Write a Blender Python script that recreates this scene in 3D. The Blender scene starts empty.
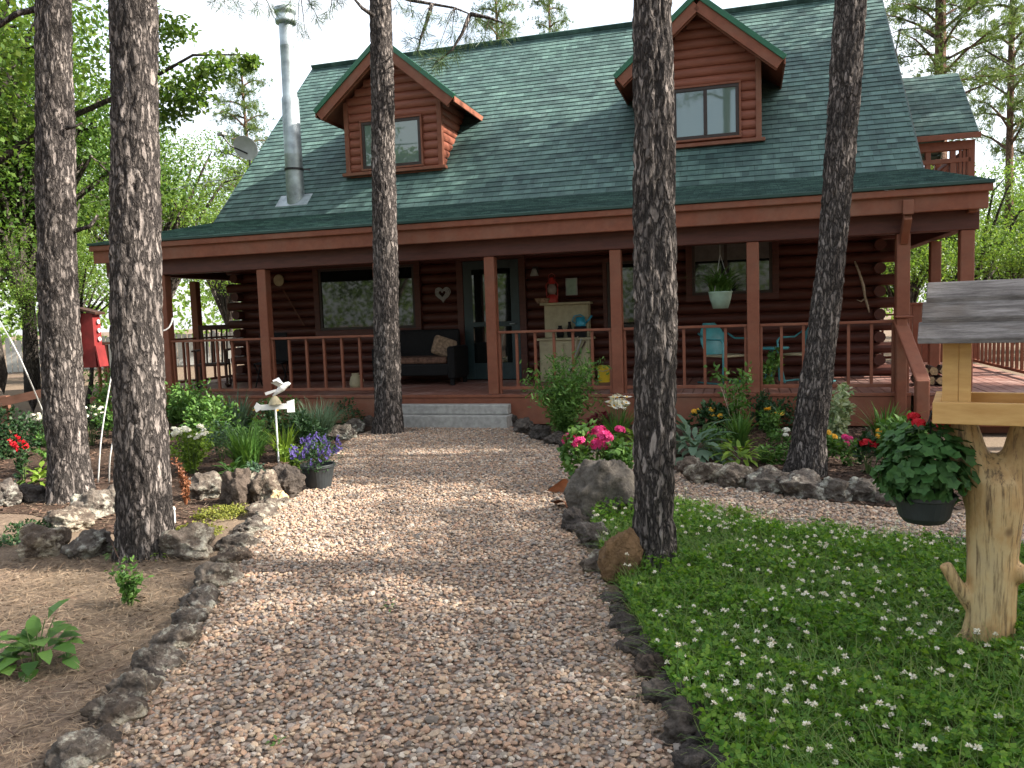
import bpy, math, random
import numpy as np
from mathutils import Vector, noise, Matrix
R = math.radians
rng = np.random.default_rng(11)
random.seed(11)
scn = bpy.context.scene
col = scn.collection

# ------------------------------------------------------------------ camera geometry (metres, camera above the path)
F = 796.0; PITCH = R(5.01); ROLL = R(1.97); YAW = R(16.44); HD = 11.35; CH = 1.58

def ray(x, y):
    X = (x-512)/F; U = (384-y)/F
    xx = X*math.cos(ROLL)+U*math.sin(ROLL); up = -X*math.sin(ROLL)+U*math.cos(ROLL)
    return Vector((xx, math.cos(PITCH)+up*math.sin(PITCH), -math.sin(PITCH)+up*math.cos(PITCH)))

def gnd(x, y, z=0.0):
    r = ray(x, y); t = (z-CH)/r.z
    return Vector((r.x*t, r.y*t, z))

def atY(x, y, Y):
    r = ray(x, y); t = Y/r.y
    return Vector((r.x*t, Y, CH+r.z*t))

def hw(u, v, z):          # house frame -> world
    c, s = math.cos(YAW), math.sin(YAW)
    return Vector((u*c+v*s, HD-u*s+v*c, z))

# ------------------------------------------------------------------ materials
def new_mat(name):
    m = bpy.data.materials.new(name); m.use_nodes = True
    nt = m.node_tree; nt.nodes.clear()
    out = nt.nodes.new('ShaderNodeOutputMaterial')
    b = nt.nodes.new('ShaderNodeBsdfPrincipled')
    nt.links.new(b.outputs[0], out.inputs[0])
    return m, nt, b, out

def nd(nt, typ, **kw):
    n = nt.nodes.new(typ)
    for k, v in kw.items():
        if k.startswith('_'):
            setattr(n, k[1:], v)
        else:
            n.inputs[k.replace('__', ' ')].default_value = v
    return n

def ramp(nt, fac, stops):
    n = nt.nodes.new('ShaderNodeValToRGB')
    el = n.color_ramp.elements
    while len(el) < len(stops): el.new(0.5)
    for e, (p, c) in zip(el, stops):
        e.position = p; e.color = (*c, 1)
    nt.links.new(fac, n.inputs[0])
    return n

def mapped(nt, scale=(1, 1, 1), coord='Object'):
    tc = nt.nodes.new('ShaderNodeTexCoord'); mp = nt.nodes.new('ShaderNodeMapping')
    mp.inputs['Scale'].default_value = scale
    nt.links.new(tc.outputs[coord], mp.inputs[0])
    return mp.outputs[0]

def bump(nt, b, h, strength=.3, dist=.01, prev=None):
    n = nd(nt, 'ShaderNodeBump', Strength=strength, Distance=dist)
    nt.links.new(h, n.inputs['Height'])
    if prev: nt.links.new(prev.outputs[0], n.inputs['Normal'])
    nt.links.new(n.outputs[0], b.inputs['Normal'])
    return n

def mixc(nt, fac, a, b2, blend='MIX'):
    n = nt.nodes.new('ShaderNodeMix'); n.data_type = 'RGBA'; n.blend_type = blend
    for s, v in ((n.inputs[0], fac), (n.inputs[6], a), (n.inputs[7], b2)):
        if hasattr(v, 'is_output'): nt.links.new(v, s)
        elif isinstance(v, (int, float)): s.default_value = v
        else: s.default_value = (*v, 1)
    return n.outputs[2]

def wood_mat(name, c1, c2, scale=(3, 3, 3), rough=.65, bstr=.25, spec=.3, wear=None):
    m, nt, b, _ = new_mat(name)
    v = mapped(nt, scale)
    n = nd(nt, 'ShaderNodeTexNoise', Scale=4.0, Detail=8.0, Roughness=.65); nt.links.new(v, n.inputs[0])
    r = ramp(nt, n.outputs[0], [(.3, c1), (.7, c2)])
    c = r.outputs[0]
    if wear:
        n2 = nd(nt, 'ShaderNodeTexNoise', Scale=1.3, Detail=5.0, Roughness=.7); nt.links.new(mapped(nt), n2.inputs[0])
        r2 = ramp(nt, n2.outputs[0], [(.48, (0, 0, 0)), (.74, (.9, .9, .9))])
        c = mixc(nt, r2.outputs[0], c, wear)
    nt.links.new(c, b.inputs['Base Color'])
    b.inputs['Roughness'].default_value = rough; b.inputs['Specular IOR Level'].default_value = spec
    bump(nt, b, n.outputs[0], bstr, .004)
    return m

def plain_mat(name, c, rough=.5, metal=0, var=.12, spec=.4, sc=9):
    m, nt, b, _ = new_mat(name)
    n = nd(nt, 'ShaderNodeTexNoise', Scale=float(sc), Detail=5.0, Roughness=.6); nt.links.new(mapped(nt), n.inputs[0])
    lo = tuple(max(0, x*(1-var*2)) for x in c); hi = tuple(min(1, x*(1+var)) for x in c)
    r = ramp(nt, n.outputs[0], [(.3, lo), (.7, hi)])
    nt.links.new(r.outputs[0], b.inputs['Base Color'])
    b.inputs['Roughness'].default_value = rough; b.inputs['Metallic'].default_value = metal
    b.inputs['Specular IOR Level'].default_value = spec
    bump(nt, b, n.outputs[0], .12, .003)
    return m

def leaf_mat(name, cols, trans=.35, rough=.5, spec=.25):
    """leaf: random tint per leaf, part of the light passes through"""
    m, nt, b, out = new_mat(name)
    g = nt.nodes.new('ShaderNodeNewGeometry')
    n = len(cols)
    r = ramp(nt, g.outputs['Random Per Island'], [(i/(n-1) if n > 1 else 0, c) for i, c in enumerate(cols)])
    nt.links.new(r.outputs[0], b.inputs['Base Color'])
    b.inputs['Roughness'].default_value = rough; b.inputs['Specular IOR Level'].default_value = spec
    if trans > 0:
        t = nt.nodes.new('ShaderNodeBsdfTranslucent')
        nt.links.new(mixc(nt, 1.0, r.outputs[0], (1.0, 1.0, .55), 'MULTIPLY'), t.inputs[0])
        mx = nt.nodes.new('ShaderNodeMixShader'); mx.inputs[0].default_value = trans
        nt.links.new(b.outputs[0], mx.inputs[1]); nt.links.new(t.outputs[0], mx.inputs[2])
        nt.links.new(mx.outputs[0], out.inputs[0])
    return m

def bark_mat(name, dark, mid, light, k=1.0):
    """scaly pine bark: long broken plates between uneven furrows"""
    m, nt, b, _ = new_mat(name)
    v = mapped(nt, (k, k, .26*k))
    w = nd(nt, 'ShaderNodeTexNoise', Scale=11.0, Detail=5.0, Roughness=.6); nt.links.new(v, w.inputs[0])
    add = nt.nodes.new('ShaderNodeVectorMath'); add.operation = 'MULTIPLY_ADD'
    nt.links.new(w.outputs['Color'], add.inputs[0]); add.inputs[1].default_value = (.16, .16, .16); nt.links.new(v, add.inputs[2])
    vo = nt.nodes.new('ShaderNodeTexVoronoi'); vo.feature = 'DISTANCE_TO_EDGE'; vo.inputs['Scale'].default_value = 27
    nt.links.new(add.outputs[0], vo.inputs[0])
    vc = nt.nodes.new('ShaderNodeTexVoronoi'); vc.inputs['Scale'].default_value = 27; nt.links.new(add.outputs[0], vc.inputs[0])
    sp = nt.nodes.new('ShaderNodeSeparateColor'); nt.links.new(vc.outputs['Color'], sp.inputs[0])
    fur = nd(nt, 'ShaderNodeTexNoise', Scale=30.0, Detail=7.0, Roughness=.72); nt.links.new(mapped(nt, (k, k, .16*k)), fur.inputs[0])
    fine = nd(nt, 'ShaderNodeTexNoise', Scale=70.0, Detail=5.0, Roughness=.7); nt.links.new(mapped(nt, (k, k, .45*k)), fine.inputs[0])
    big = nd(nt, 'ShaderNodeTexNoise', Scale=2.2, Detail=4.0); nt.links.new(mapped(nt), big.inputs[0])
    c = ramp(nt, fine.outputs[0], [(.3, tuple(x*.6 for x in mid)), (.5, mid), (.7, light)]).outputs[0]
    c = mixc(nt, .6, c, ramp(nt, sp.outputs[0], [(0, tuple(x*.6 for x in mid)), (.6, mid), (1, light)]).outputs[0])
    c = mixc(nt, 1.0, c, ramp(nt, big.outputs[0], [(.35, (.78, .76, .76)), (.65, (1.12, 1.1, 1.08))]).outputs[0], 'MULTIPLY')
    crack = ramp(nt, vo.outputs['Distance'], [(.0, (0, 0, 0)), (.06, (.18, .18, .18)), (.20, (1, 1, 1))]).outputs[0]
    f2 = ramp(nt, fur.outputs[0], [(.34, (.05, .05, .05)), (.47, (1, 1, 1))]).outputs[0]
    ck = mixc(nt, 1.0, mixc(nt, .12, crack, (1, 1, 1)), f2, 'MULTIPLY')
    c = mixc(nt, ck, dark, c)
    nt.links.new(c, b.inputs['Base Color'])
    b.inputs['Roughness'].default_value = .92; b.inputs['Specular IOR Level'].default_value = .12
    b1 = bump(nt, b, mixc(nt, 1.0, crack, f2, 'MULTIPLY'), .9, .022)
    b2 = bump(nt, b, sp.outputs[0], .35, .012, b1)
    bump(nt, b, fine.outputs[0], .7, .010, b2)
    return m

def rock_mat(name, cols, lichen, lich_lo=.52, sc=1.0):
    m, nt, b, _ = new_mat(name)
    v = mapped(nt, (sc, sc, sc))
    n = nd(nt, 'ShaderNodeTexNoise', Scale=12.0, Detail=9.0, Roughness=.72); nt.links.new(v, n.inputs[0])
    c = ramp(nt, n.outputs[0], [(.3, cols[0]), (.5, cols[1]), (.72, cols[2])]).outputs[0]
    n2 = nd(nt, 'ShaderNodeTexNoise', Scale=7.0, Detail=7.0, Roughness=.75); nt.links.new(mapped(nt, (sc, sc, sc), 'Object'), n2.inputs[0])
    l = ramp(nt, n2.outputs[0], [(lich_lo, (0, 0, 0)), (lich_lo+.1, (1, 1, 1))])
    c = mixc(nt, l.outputs[0], c, lichen)
    oi = nt.nodes.new('ShaderNodeObjectInfo')
    c = mixc(nt, 1.0, c, ramp(nt, oi.outputs['Random'], [(0, (.72, .7, .7)), (.5, (1, .97, .92)), (1, (1.0, .86, .74))]).outputs[0], 'MULTIPLY')
    nt.links.new(c, b.inputs['Base Color']); b.inputs['Roughness'].default_value = .9; b.inputs['Specular IOR Level'].default_value = .2
    p = nd(nt, 'ShaderNodeTexVoronoi', Scale=30.0); nt.links.new(v, p.inputs[0])
    b1 = bump(nt, b, p.outputs['Distance'], .5, .016)
    bump(nt, b, n.outputs[0], 1.0, .05, b1)
    return m

def shingle_mat(name, ky, axes='xy'):
    """asphalt tabs; rows follow the slope (ky = slope length per metre of plan)"""
    m, nt, b, _ = new_mat(name)
    tc = nt.nodes.new('ShaderNodeTexCoord'); sp = nt.nodes.new('ShaderNodeSeparateXYZ'); cb = nt.nodes.new('ShaderNodeCombineXYZ')
    nt.links.new(tc.outputs['Object'], sp.inputs[0])
    mu = nd(nt, 'ShaderNodeMath', _operation='MULTIPLY'); mu.inputs[1].default_value = ky
    a, d = (0, 1) if axes == 'xy' else (1, 0)
    nt.links.new(sp.outputs[a], cb.inputs[0]); nt.links.new(sp.outputs[d], mu.inputs[0]); nt.links.new(mu.outputs[0], cb.inputs[1])
    br = nt.nodes.new('ShaderNodeTexBrick')
    br.offset = .37; br.offset_frequency = 2; br.squash = 1.0
    for k, v in (('Scale', 1.0), ('Mortar Size', .004), ('Mortar Smooth', .3), ('Bias', -.1), ('Brick Width', .29), ('Row Height', .14)):
        br.inputs[k].default_value = v
    br.inputs['Color1'].default_value = (.042, .084, .080, 1); br.inputs['Color2'].default_value = (.086, .148, .140, 1)
    br.inputs['Mortar'].default_value = (.026, .05, .046, 1)
    nt.links.new(cb.outputs[0], br.inputs[0])
    n = nd(nt, 'ShaderNodeTexNoise', Scale=120.0, Detail=3.0, Roughness=.7); nt.links.new(cb.outputs[0], n.inputs[0])
    n2 = nd(nt, 'ShaderNodeTexNoise', Scale=.8, Detail=6.0, Roughness=.65); nt.links.new(cb.outputs[0], n2.inputs[0])
    b2 = nt.nodes.new('ShaderNodeTexBrick'); b2.offset = .61; b2.offset_frequency = 3
    for k, v in (('Scale', 1.0), ('Mortar Size', .0), ('Bias', .0), ('Brick Width', .137), ('Row Height', .14)): b2.inputs[k].default_value = v
    b2.inputs['Color1'].default_value = (.62, .64, .66, 1); b2.inputs['Color2'].default_value = (1.28, 1.28, 1.25, 1); nt.links.new(cb.outputs[0], b2.inputs[0])
    base = mixc(nt, .75, br.outputs[0], mixc(nt, 1.0, br.outputs[0], b2.outputs[0], 'MULTIPLY'))
    sn = nd(nt, 'ShaderNodeTexNoise', Scale=6.0, Detail=4.0, Roughness=.7); nt.links.new(cb.outputs[0], sn.inputs[0])
    base = mixc(nt, 1.0, base, ramp(nt, sn.outputs[0], [(.35, (.8, .82, .84)), (.65, (1.18, 1.16, 1.12))]).outputs[0], 'MULTIPLY')
    c = mixc(nt, 1.0, base, ramp(nt, n.outputs[0], [(.3, (.6, .6, .62)), (.75, (1.35, 1.35, 1.3))]).outputs[0], 'MULTIPLY')
    c = mixc(nt, 1.0, c, ramp(nt, n2.outputs[0], [(.3, (.72, .76, .8)), (.7, (1.28, 1.28, 1.2))]).outputs[0], 'MULTIPLY')
    nt.links.new(c, b.inputs['Base Color']); b.inputs['Roughness'].default_value = .75; b.inputs['Specular IOR Level'].default_value = .35
    b1 = bump(nt, b, br.outputs['Fac'], -.5, .006)
    bump(nt, b, n.outputs[0], .5, .006, b1)
    return m

M = {}
M['red'] = wood_mat('red_brown_paint', (.155, .050, .028), (.225, .078, .043), (2, 2, 2), .6, wear=(.20, .10, .065))
M['log'] = wood_mat('stained_log_shaded', (.055, .017, .012), (.100, .031, .021), (1, 7, 7), .5, .35)  # log stain with the porch's deep shade darkened into its colour
M['log_lit'] = wood_mat('stained_log_lit', (.185, .060, .037), (.27, .092, .056), (1, 7, 7), .5, .35)  # lighter copy of the log stain, daylight on the dormers put into it
M['deck'] = wood_mat('deck_paint', (.17, .07, .05), (.27, .13, .10), (6, 1, 1), .6, wear=(.34, .24, .21))
M['trimgreen'] = plain_mat('green_drip_edge', (.02, .115, .06), .4, 0)
M['darkgreen'] = plain_mat('dark_green_edge', (.015, .05, .04), .45)
M['galv'] = plain_mat('galvanised_pipe', (.36, .41, .43), .5, .7, .25, .5, 4)
M['darkmetal'] = plain_mat('dark_metal', (.03, .03, .032), .45, .5)
M['frame'] = plain_mat('window_bronze', (.035, .022, .018), .5)
M['door'] = plain_mat('dark_teal_door', (.018, .038, .042), .45)
M['conc'] = plain_mat('concrete', (.36, .35, .33), .9, 0, .15, .2, 14)
M['white'] = plain_mat('white_paint', (.75, .75, .73), .5, 0, .06)
M['teal'] = plain_mat('teal_metal', (.07, .30, .33), .35, 0, .1)
M['cream'] = plain_mat('cream_paint', (.40, .345, .22), .6, 0, .12)
M['dishgrey'] = plain_mat('dish_grey', (.5, .5, .52), .5, 0, .08)
M['wicker'] = plain_mat('dark_wicker', (.011, .010, .011), .7, 0, .3, .2, 60)
M['cushion'] = plain_mat('brown_cushion', (.16, .09, .065), .9, 0, .3, .1, 20)
M['tan'] = plain_mat('tan_cushion', (.32, .22, .15), .9, 0, .3, .1, 20)
M['redmetal'] = plain_mat('red_metal', (.42, .035, .03), .35)
M['glassball'] = plain_mat('lantern_glass', (.25, .2, .18), .1)
M['plastic'] = plain_mat('charcoal_plastic', (.03, .034, .036), .5, 0, .15)
M['palepot'] = plain_mat('pale_green_pot', (.30, .42, .34), .45)
M['terra'] = plain_mat('terracotta', (.42, .17, .085), .85, 0, .2, .2, 12)
M['yellow'] = plain_mat('yellow_plastic', (.62, .42, .02), .45)
M['blue'] = plain_mat('blue_plastic', (.03, .28, .42), .4)
M['barnred'] = plain_mat('barn_red', (.18, .018, .018), .55, 0, .2)
M['darkwood'] = wood_mat('dark_wood', (.03, .014, .01), (.065, .03, .02), (2, 2, 8))
M['driftwood'] = wood_mat('bleached_wood', (.30, .24, .17), (.5, .42, .32), (2, 2, 9))
M['fencewood'] = wood_mat('rail_wood', (.11, .05, .03), (.19, .09, .06), (1, 4, 4))
M['greywood'] = wood_mat('grey_board', (.34, .34, .33), (.5, .5, .48), (2, 2, 6))
M['pinewood'] = wood_mat('fresh_pine', (.47, .255, .085), (.62, .385, .15), (1.2, 6, 6), .6, .2, .3, wear=(.36, .20, .09))
M['rubber'] = plain_mat('black_hose', (.02, .02, .02), .6)
M['firewood'] = plain_mat('split_wood_end', (.52, .36, .2), .9, 0, .25, .2, 30)
M['wire'] = plain_mat('grey_wire', (.35, .35, .34), .5)

def glass_mat(name, base, ior):
    m, nt, b, _ = new_mat(name)
    n = nd(nt, 'ShaderNodeTexNoise', Scale=1.2, Detail=2.0); nt.links.new(mapped(nt), n.inputs[0])
    b.inputs['Base Color'].default_value = (*base, 1); b.inputs['Roughness'].default_value = .03
    b.inputs['IOR'].default_value = ior
    bump(nt, b, n.outputs[0], .05, .02)
    return m
M['glass'] = glass_mat('porch_window_glass', (.007, .009, .009), 1.6)
M['glassd'] = glass_mat('dormer_window_glass', (.12, .17, .145), 1.85)
M['blind'] = plain_mat('grey_blind', (.11, .105, .10), .8)

def weathered():
    m, nt, b, _ = new_mat('weathered_plank')
    n = nd(nt, 'ShaderNodeTexNoise', Scale=5.0, Detail=10.0, Roughness=.75); nt.links.new(mapped(nt, (1.2, 9, 9)), n.inputs[0])
    n2 = nd(nt, 'ShaderNodeTexNoise', Scale=3.0, Detail=5.0, Roughness=.6); nt.links.new(mapped(nt, (1, 2, 2)), n2.inputs[0])
    c = ramp(nt, n.outputs[0], [(.3, (.045, .04, .038)), (.5, (.14, .125, .118)), (.7, (.26, .24, .23))]).outputs[0]
    c = mixc(nt, ramp(nt, n2.outputs[0], [(.52, (0, 0, 0)), (.75, (.8, .8, .8))]).outputs[0], c, (.10, .075, .055))
    nt.links.new(c, b.inputs['Base Color']); b.inputs['Roughness'].default_value = .85; b.inputs['Specular IOR Level'].default_value = .2
    bump(nt, b, n.outputs[0], .6, .006)
    return m
M['weathered'] = weathered()

def peeled():
    m, nt, b, _ = new_mat('peeled_log')
    n = nd(nt, 'ShaderNodeTexNoise', Scale=7.0, Detail=8.0, Roughness=.7); nt.links.new(mapped(nt, (7, 7, .45)), n.inputs[0])
    n2 = nd(nt, 'ShaderNodeTexNoise', Scale=5.0, Detail=5.0, Roughness=.65); nt.links.new(mapped(nt, (1, 1, .6)), n2.inputs[0])
    c = ramp(nt, n2.outputs[0], [(.25, (.44, .34, .20)), (.42, (.52, .38, .20)), (.55, (.46, .29, .13)), (.68, (.27, .15, .07))]).outputs[0]
    cr = ramp(nt, n.outputs[0], [(.36, (1, 1, 1)), (.50, (0, 0, 0))])
    c = mixc(nt, cr.outputs[0], c, (.12, .075, .04))
    kn = nd(nt, 'ShaderNodeTexVoronoi', Scale=5.0); nt.links.new(mapped(nt, (1, 1, .8)), kn.inputs[0])
    c = mixc(nt, ramp(nt, kn.outputs['Distance'], [(.06, (.9, .9, .9)), (.13, (0, 0, 0))]).outputs[0], c, (.14, .08, .04))
    nt.links.new(c, b.inputs['Base Color']); b.inputs['Roughness'].default_value = .6; b.inputs['Specular IOR Level'].default_value = .3
    bump(nt, b, n.outputs[0], .5, .008)
    return m
M['peeled'] = peeled()
M['bark'] = bark_mat('pine_bark', (.017, .015, .015), (.155, .136, .127), (.39, .345, .32))
M['barkr'] = bark_mat('red_pine_bark', (.07, .04, .03), (.24, .15, .11), (.38, .25, .19))
M['barko'] = bark_mat('oak_bark', (.022, .019, .017), (.09, .078, .068), (.16, .14, .125))
M['rock'] = rock_mat('volcanic_rock', ((.035, .029, .027), (.125, .107, .094), (.25, .22, .195)), (.42, .42, .37), .50)
M['rockdark'] = rock_mat('dark_lava_rock', ((.024, .021, .021), (.085, .074, .068), (.17, .15, .137)), (.26, .26, .24), .62)
M['rockbrown'] = rock_mat('brown_sandstone', ((.09, .055, .03), (.20, .125, .07), (.27, .17, .095)), (.10, .09, .08), .6)
M['boulder'] = rock_mat('grey_boulder', ((.05, .044, .04), (.125, .112, .10), (.20, .182, .165)), (.06, .055, .047), .55, .9)
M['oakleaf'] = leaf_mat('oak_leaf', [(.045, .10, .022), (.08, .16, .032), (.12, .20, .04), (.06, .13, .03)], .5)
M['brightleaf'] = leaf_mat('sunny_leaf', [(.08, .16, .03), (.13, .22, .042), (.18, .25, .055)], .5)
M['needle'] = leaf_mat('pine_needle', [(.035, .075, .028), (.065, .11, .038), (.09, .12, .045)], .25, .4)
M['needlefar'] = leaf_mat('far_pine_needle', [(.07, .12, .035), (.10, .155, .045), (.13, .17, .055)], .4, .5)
M['clover'] = leaf_mat('clover_leaf', [(.045, .13, .016), (.11, .24, .028), (.20, .32, .045), (.075, .18, .022)], .5)
M['grassm'] = leaf_mat('grass_blade', [(.08, .19, .035), (.13, .24, .05), (.22, .25, .09)], .35)
M['petalw'] = leaf_mat('white_petal', [(.78, .76, .70), (.82, .80, .76), (.70, .68, .58)], .25)
M['cloverhead'] = leaf_mat('clover_blossom', [(.72, .70, .60), (.78, .74, .68), (.58, .50, .38)], .2)
M['petalp'] = leaf_mat('pink_petal', [(.62, .035, .20), (.75, .07, .28), (.55, .025, .15)], .25)
M['petalr'] = leaf_mat('red_petal', [(.50, .01, .02), (.60, .02, .035), (.40, .008, .02)], .2)
M['petaly'] = leaf_mat('yellow_petal', [(.75, .42, .03), (.8, .52, .07), (.7, .34, .03)], .2)
M['petalv'] = leaf_mat('violet_petal', [(.09, .06, .26), (.14, .10, .36), (.19, .16, .42)], .2)
M['petalm'] = leaf_mat('magenta_petal', [(.45, .03, .10), (.55, .06, .16)], .2)
M['burg'] = leaf_mat('burgundy_leaf', [(.10, .012, .022), (.17, .02, .035), (.07, .01, .016)], .25)
M['gmid'] = leaf_mat('garden_leaf', [(.05, .125, .026), (.085, .18, .036), (.12, .22, .05)], .35)
M['gdark'] = leaf_mat('dark_leaf', [(.015, .042, .016), (.028, .065, .022), (.04, .085, .03)], .25)
M['glime'] = leaf_mat('lime_leaf', [(.13, .22, .025), (.18, .27, .035), (.11, .2, .03)], .4)
M['gblue'] = leaf_mat('grey_green_leaf', [(.08, .14, .085), (.11, .17, .11), (.06, .12, .07)], .25)
M['gvar'] = leaf_mat('variegated_leaf', [(.10, .18, .06), (.42, .46, .30), (.2, .28, .12), (.5, .52, .38)], .3)
M['gyel'] = leaf_mat('thyme_leaf', [(.16, .18, .03), (.22, .22, .04), (.12, .15, .03)], .3)
M['grust'] = leaf_mat('rusty_stem', [(.17, .06, .03), (.22, .09, .04)], .1)
M['stem'] = leaf_mat('green_stem', [(.07, .12, .035), (.10, .14, .05)], .1)
M['litter'] = leaf_mat('dry_needle', [(.22, .155, .10), (.30, .22, .15), (.14, .09, .06), (.36, .29, .21)], .1, .8)
M['chip'] = leaf_mat('bark_chip', [(.05, .03, .022), (.09, .055, .04), (.13, .08, .055), (.03, .02, .016)], 0, .9)
M['geranium'] = leaf_mat('geranium_leaf', [(.045, .12, .033), (.07, .16, .045), (.035, .095, .028)], .35)
M['pebble'] = leaf_mat('gravel_stone', [(.28, .18, .125), (.37, .265, .18), (.18, .16, .145), (.42, .32, .23), (.25, .15, .105), (.27, .235, .21), (.47, .40, .325), (.08, .066, .058), (.38, .27, .185), (.19, .17, .155), (.31, .21, .15), (.34, .215, .145), (.13, .11, .10)], 0, .75, .25)

def ground_mat():
    m, nt, b, _ = new_mat('forest_dirt')
    v = mapped(nt)
    a = nd(nt, 'ShaderNodeTexNoise', Scale=.55, Detail=7.0, Roughness=.6); nt.links.new(v, a.inputs[0])
    f = nd(nt, 'ShaderNodeTexNoise', Scale=38.0, Detail=8.0, Roughness=.75); nt.links.new(v, f.inputs[0])
    c = ramp(nt, f.outputs[0], [(.3, (.07, .048, .036)), (.52, (.165, .12, .09)), (.75, (.27, .205, .16))]).outputs[0]
    c = mixc(nt, ramp(nt, a.outputs[0], [(.42, (0, 0, 0)), (.66, (1, 1, 1))]).outputs[0], c, mixc(nt, f.outputs[0], (.09, .065, .045), (.24, .185, .13)))
    nt.links.new(c, b.inputs['Base Color']); b.inputs['Roughness'].default_value = .95; b.inputs['Specular IOR Level'].default_value = .1
    bump(nt, b, f.outputs[0], .7, .02)
    return m
M['ground'] = ground_mat()

def gravel_mat():
    m, nt, b, _ = new_mat('gravel_bed')
    v = mapped(nt)
    vo = nd(nt, 'ShaderNodeTexVoronoi', Scale=42.0, Randomness=1.0); nt.links.new(v, vo.inputs[0])
    sp = nt.nodes.new('ShaderNodeSeparateColor'); nt.links.new(vo.outputs['Color'], sp.inputs[0])
    c = ramp(nt, sp.outputs[0], [(0, (.20, .12, .085)), (.2, (.28, .2, .145)), (.4, (.15, .13, .12)), (.6, (.32, .25, .19)), (.8, (.22, .14, .10)), (1, (.36, .32, .28))])
    cr = ramp(nt, vo.outputs['Distance'], [(.35, (1, 1, 1)), (.75, (.25, .22, .2))])
    nt.links.new(mixc(nt, 1.0, c.outputs[0], cr.outputs[0], 'MULTIPLY'), b.inputs['Base Color'])
    b.inputs['Roughness'].default_value = .9; b.inputs['Specular IOR Level'].default_value = .2
    bump(nt, b, vo.outputs['Distance'], -.9, .02)
    return m
M['gravel'] = gravel_mat()

def soil_mat():
    m, nt, b, _ = new_mat('bed_mulch')
    f = nd(nt, 'ShaderNodeTexNoise', Scale=30.0, Detail=9.0, Roughness=.8); nt.links.new(mapped(nt), f.inputs[0])
    c = ramp(nt, f.outputs[0], [(.3, (.022, .014, .011)), (.55, (.07, .046, .034)), (.8, (.13, .09, .065))])
    nt.links.new(c.outputs[0], b.inputs['Base Color']); b.inputs['Roughness'].default_value = .95; b.inputs['Specular IOR Level'].default_value = .1
    bump(nt, b, f.outputs[0], .9, .03)
    return m
M['soil'] = soil_mat()
M['shingle'] = shingle_mat('green_shingle_main', 1.40)
M['shingle_p'] = shingle_mat('green_shingle_porch', 1.02)
M['shingle_d'] = shingle_mat('green_shingle_dormer', 1.32, 'yx')
M['shingle_b'] = shingle_mat('green_shingle_balcony', 1.37)

# ------------------------------------------------------------------ mesh building
def tag(o, label=None, cat=None, group=None, kind=None):
    if label: o['label'] = label
    if cat: o['category'] = cat
    if group: o['group'] = group
    if kind: o['kind'] = kind
    return o

def empty(name, loc=(0, 0, 0), rz=0.0, label=None, cat=None, group=None):
    o = bpy.data.objects.new(name, None); col.objects.link(o)
    o.empty_display_size = .1
    o.location = loc; o.rotation_euler = (0, 0, rz)
    return tag(o, label, cat, group)

def add_obj(name, me, parent=None, loc=(0, 0, 0), rot=(0, 0, 0), scale=(1, 1, 1)):
    o = bpy.data.objects.new(name, me); col.objects.link(o)
    o.parent = parent; o.location = loc; o.rotation_euler = rot; o.scale = scale
    return o

def mesh_np(name, V, polys, mats, midx=None, smooth=False):
    """V Nx3; polys = list of (K x n) index arrays"""
    me = bpy.data.meshes.new(name)
    V = np.asarray(V, dtype=np.float32)
    me.vertices.add(len(V)); me.vertices.foreach_set('co', V.ravel())
    polys = [np.asarray(p, dtype=np.int32) for p in polys if len(p)]
    tot = np.concatenate([np.full(len(p), p.shape[1], np.int32) for p in polys])
    li = np.concatenate([p.ravel() for p in polys])
    me.loops.add(len(li)); me.loops.foreach_set('vertex_index', li)
    st = np.zeros(len(tot), np.int32); st[1:] = np.cumsum(tot)[:-1]
    me.polygons.add(len(tot)); me.polygons.foreach_set('loop_start', st); me.polygons.foreach_set('loop_total', tot)
    for m in (mats if isinstance(mats, (list, tuple)) else [mats]): me.materials.append(m)
    if midx is not None: me.polygons.foreach_set('material_index', np.asarray(midx, np.int32))
    me.polygons.foreach_set('use_smooth', np.full(len(tot), bool(smooth)))
    me.update(calc_edges=True); me.validate()
    return me

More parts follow.
